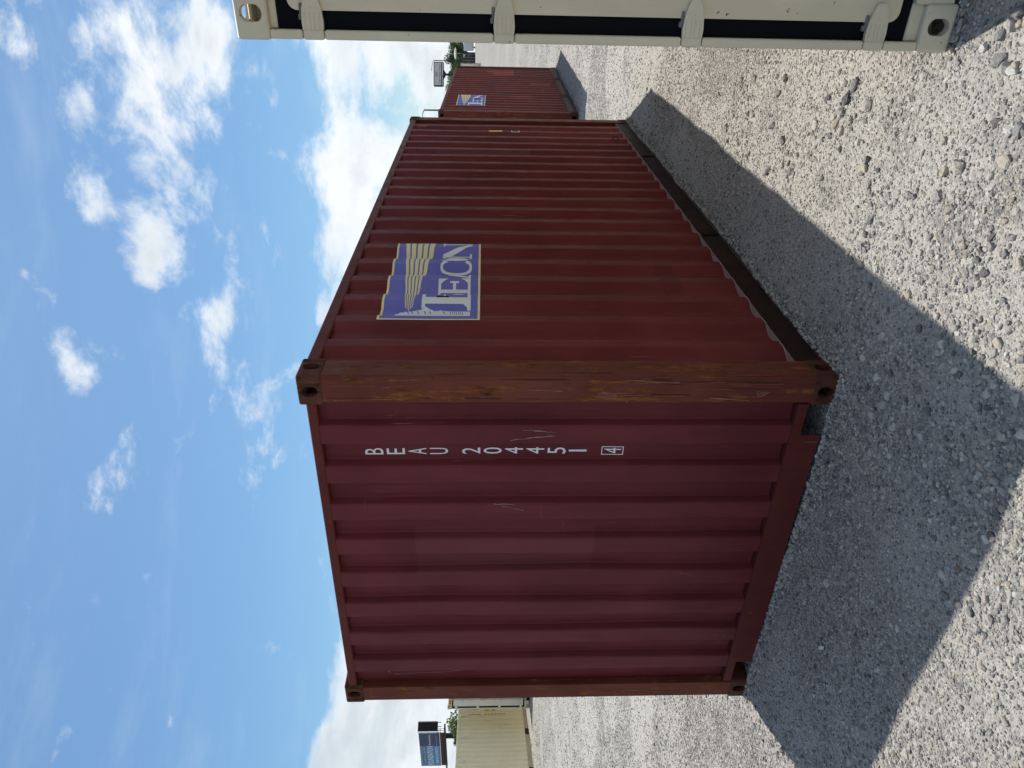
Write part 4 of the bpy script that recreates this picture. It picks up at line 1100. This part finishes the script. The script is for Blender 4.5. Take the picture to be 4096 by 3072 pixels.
MB().prism([(-.75, zb), (.75, zb), (.2, zb - .35), (-.2, zb - .35)], lambda a, b, d: (a, d, b), -.15, .15).build('pole_bracket', M['sign_dark'], sg)
MB().tube([(0, 0, 0), (0, 0, zb - .3)], .17, 10).build('pole', M['sign_dark'], sg)

# ---------------------------------------------------------------- lamp posts
M['lamp_green'] = simple('dark_green_post', (0.012, 0.05, 0.045), 0.5, 0.2)
def lamp(px, py, dp, ax, ay, label):
    top = at(px, py, dp); tip = at(ax, ay, dp)
    b = Vector((top.x, top.y, float(gz(top.x, top.y))))
    o = empty('street_lamp', b); tag(o, label, 'lamp post', 'lamp posts by the road')
    h = top.z - b.z
    MB().tube([(0, 0, 0), (0, 0, h)], .12, 8, .09).build('pole', M['lamp_green'], o)
    d = tip - b
    mid = Vector((0, 0, h)) * .5 + d * .5 + Vector((0, 0, .08))
    MB().tube([(0, 0, h - .02), tuple(mid), tuple(d)], .05, 6, .035).build('arm', M['lamp_green'], o)
    MB().tube([tuple(d), tuple(d + (d - Vector((0, 0, h))).normalized() * .35 + Vector((0, 0, -.03)))], .09, 8, .05).build('lamp_head', M['galv'], o)
lamp(1734, 242, 152, 1726, 278, 'dark green lamp post with sagging arm just right of the roadside sign')
lamp(1696, 440, 88, 1690, 470, 'dark green lamp post rising above the near end of the patched maroon container')

# ---------------------------------------------------------------- billboard
M['bb_navy'] = simple('navy_vinyl', (0.030, 0.048, 0.115), 0.5, 0.08)
M['bb_blue'] = simple('sky_blue_vinyl', (0.075, 0.23, 0.40), 0.5, 0.06)
M['bb_frame'] = simple('dark_steel', (0.012, 0.012, 0.016), 0.6, 0.3)
M['bb_brown'] = simple('brown_lattice', (0.10, 0.055, 0.045), 0.8, 0.25, scale=3)
M['bb_red'] = simple('red_trim', (0.30, 0.02, 0.05), 0.6, 0.1)
DB = 110.0
r_t = at(1674, 2930, DB); r_b = at(1757, 2926, DB)
HB = (r_t - r_b).length
l_t = at(1686, 3072, DB * 1.055)
bdir = Vector(((l_t - r_t).x, (l_t - r_t).y, 0)).normalized()       # runs to the left
WB = 9.8
pole_p = at(1790, 2984, DB * 1.03)
bb = empty('billboard', Vector((r_t.x, r_t.y, float(gz(r_t.x, r_t.y)))), (0, 0, math.atan2(-bdir.y, -bdir.x)))
tag(bb, 'two sided roadside billboard with navy and blue FOUNDATION advertisement above the beige container', 'billboard')
# local +x points to the right along the face (towards its right edge at x = 0); the face looks along -y
zb = r_b.z - bb.location.z; zt_ = zb + HB
nav = 3.75
bx('advert_panel', M['bb_navy'], bb, -nav, 0, -.12, 0, zb, zt_, .0)
ad = bx('advert_panel', M['bb_blue'], bb, -WB, -nav, -.12, 0, zb, zt_, .0)
fb_ = lambda x, z: (x, -.124, z)
flat(text_bm('Groundworks', -nav + .22, zb + HB * .45, .36, w=nav * .80), fb_, 'lettering', M['white_print'], bb)
flat(text_bm('Groundworks.com', -nav + .35, zb + HB * .12, .17, w=nav * .66), fb_, 'lettering', M['bb_blue'], bb)
flat(poly_bm([[(-WB + .5, zb + HB * .71), (-nav - .12, zb + HB * .71), (-nav - .12, zb + HB * .86), (-WB + .5, zb + HB * .86)]]), fb_, 'text_band', M['bb_navy'], bb)
fb2 = lambda x, z: (x, -.128, z)
flat(text_bm('TRAINED AND CERTIFIED', -WB + .6, zb + HB * .74, .28, w=WB - nav - .85), fb2, 'lettering', M['white_print'], bb)
flat(text_bm('FOUNDATION', -WB + .35, zb + HB * .37, .86, w=WB - nav - .45), fb_, 'lettering', M['white_print'], bb)
flat(text_bm('REPAIR EXPERTS', -WB + .9, zb + HB * .11, .44, w=WB - nav - 1.3), fb_, 'lettering', M['white_print'], bb)
bx('white_trim', M['white_print'], bb, .0, .05, -.14, .02, zb - .02, zt_ + .02, .0)
m = MB()
for k in range(36): m.box(-WB + .1 + k * .265, -WB + .32 + k * .265, -.10, -.04, zb - .78, zb - .06)
m.build('apron', M['bb_brown'], bb)['kind'] = 'stuff'
bx('apron_backing', M['bb_brown'], bb, -WB, -.2, -.03, .02, zb - .80, zb - .04, 0)
bx('catwalk', M['bb_frame'], bb, -WB, 2.1, -.75, .15, zb - 1.02, zb - .80, 0)
# second face, seen from behind, meeting at a V
ang = math.radians(62)
bx2 = MB()
ca_, sa_ = math.cos(ang), math.sin(ang)
def vface(a, b, z0, z1, y0, y1, m): 
    m.prism([(a, z0), (b, z0), (b, z1), (a, z1)], lambda q, z, d: (.06 + q * ca_ * .55 - d * sa_, .1 + q * sa_ + d * ca_, z), y0, y1)
vface(0, 1.5, zb + .25, zt_ + .05, 0, .12, bx2); bk = bx2.build('back_panel', M['bb_frame'], bb)
m = MB()
for q in (.1, .7, 1.35): vface(q, q + .1, zb - .3, zt_, -.14, -.02, m)
for z in (zb + .8, zb + 1.6, zb + 2.5): vface(0, 1.5, z, z + .1, -.22, -.15, m)
m.build('back_frame', M['sign_dark'], bk)
m = MB(); vface(0, 1.52, zt_ + .06, zt_ + .13, -.05, .14, m); m.build('top_trim', M['bb_red'], bk)
m = MB(); vface(1.52, 1.60, zb + .3, zt_ + .1, -.05, .14, m); m.build('edge_trim', M['bb_red'], bk)
m = MB()
for x in (.9, 1.5, 2.05): m.tube([(x, -.6, zb - .8), (x, -.6, zb + .25)], .025, 6)
for z in (zb - .25, zb + .25): m.tube([(.9, -.6, z), (2.05, -.6, z)], .025, 6)
m.build('railing', M['bb_frame'], bb)
MB().tube([(-2.15, .6, 0), (-2.15, .6, zb - .9)], .40, 14).build('pole', M['bb_frame'], bb)
MB().tube([(0.9, -1.2, zb + .42), (-2.5, -1.2, zb + .40), (-WB, -1.2, zb + .3)], .02, 5).build('light_conduit', M['galv'], bb)

# ---------------------------------------------------------------- weeds at the foot of the beige container
rw = np.random.default_rng(5)
vv = []; ff = []
for i in range(120):
    c = at(2134 + rw.uniform(-6, 18), rw.uniform(2880, 3072), 1) - CAM
    k = -(CAM_H - .1) / c.z; p0 = CAM + c * k; z = float(gz(p0.x, p0.y))
    a = rw.uniform(0, 6.28); hgt = rw.uniform(.02, .07); n = len(vv)
    d = Vector((math.cos(a), math.sin(a), 0)) * .012
    vv += [(p0.x - d.x, p0.y - d.y, z), (p0.x + d.x, p0.y + d.y, z), (p0.x + d.y * 3, p0.y - d.x * 3, z + hgt)]; ff.append((n, n + 1, n + 2))
me = bpy.data.meshes.new('weeds'); me.from_pydata(vv, [], ff)
tag(link('weeds', me, M['leaf_light']), 'sparse green weeds along the foot of the beige container', 'weeds', kind='stuff')
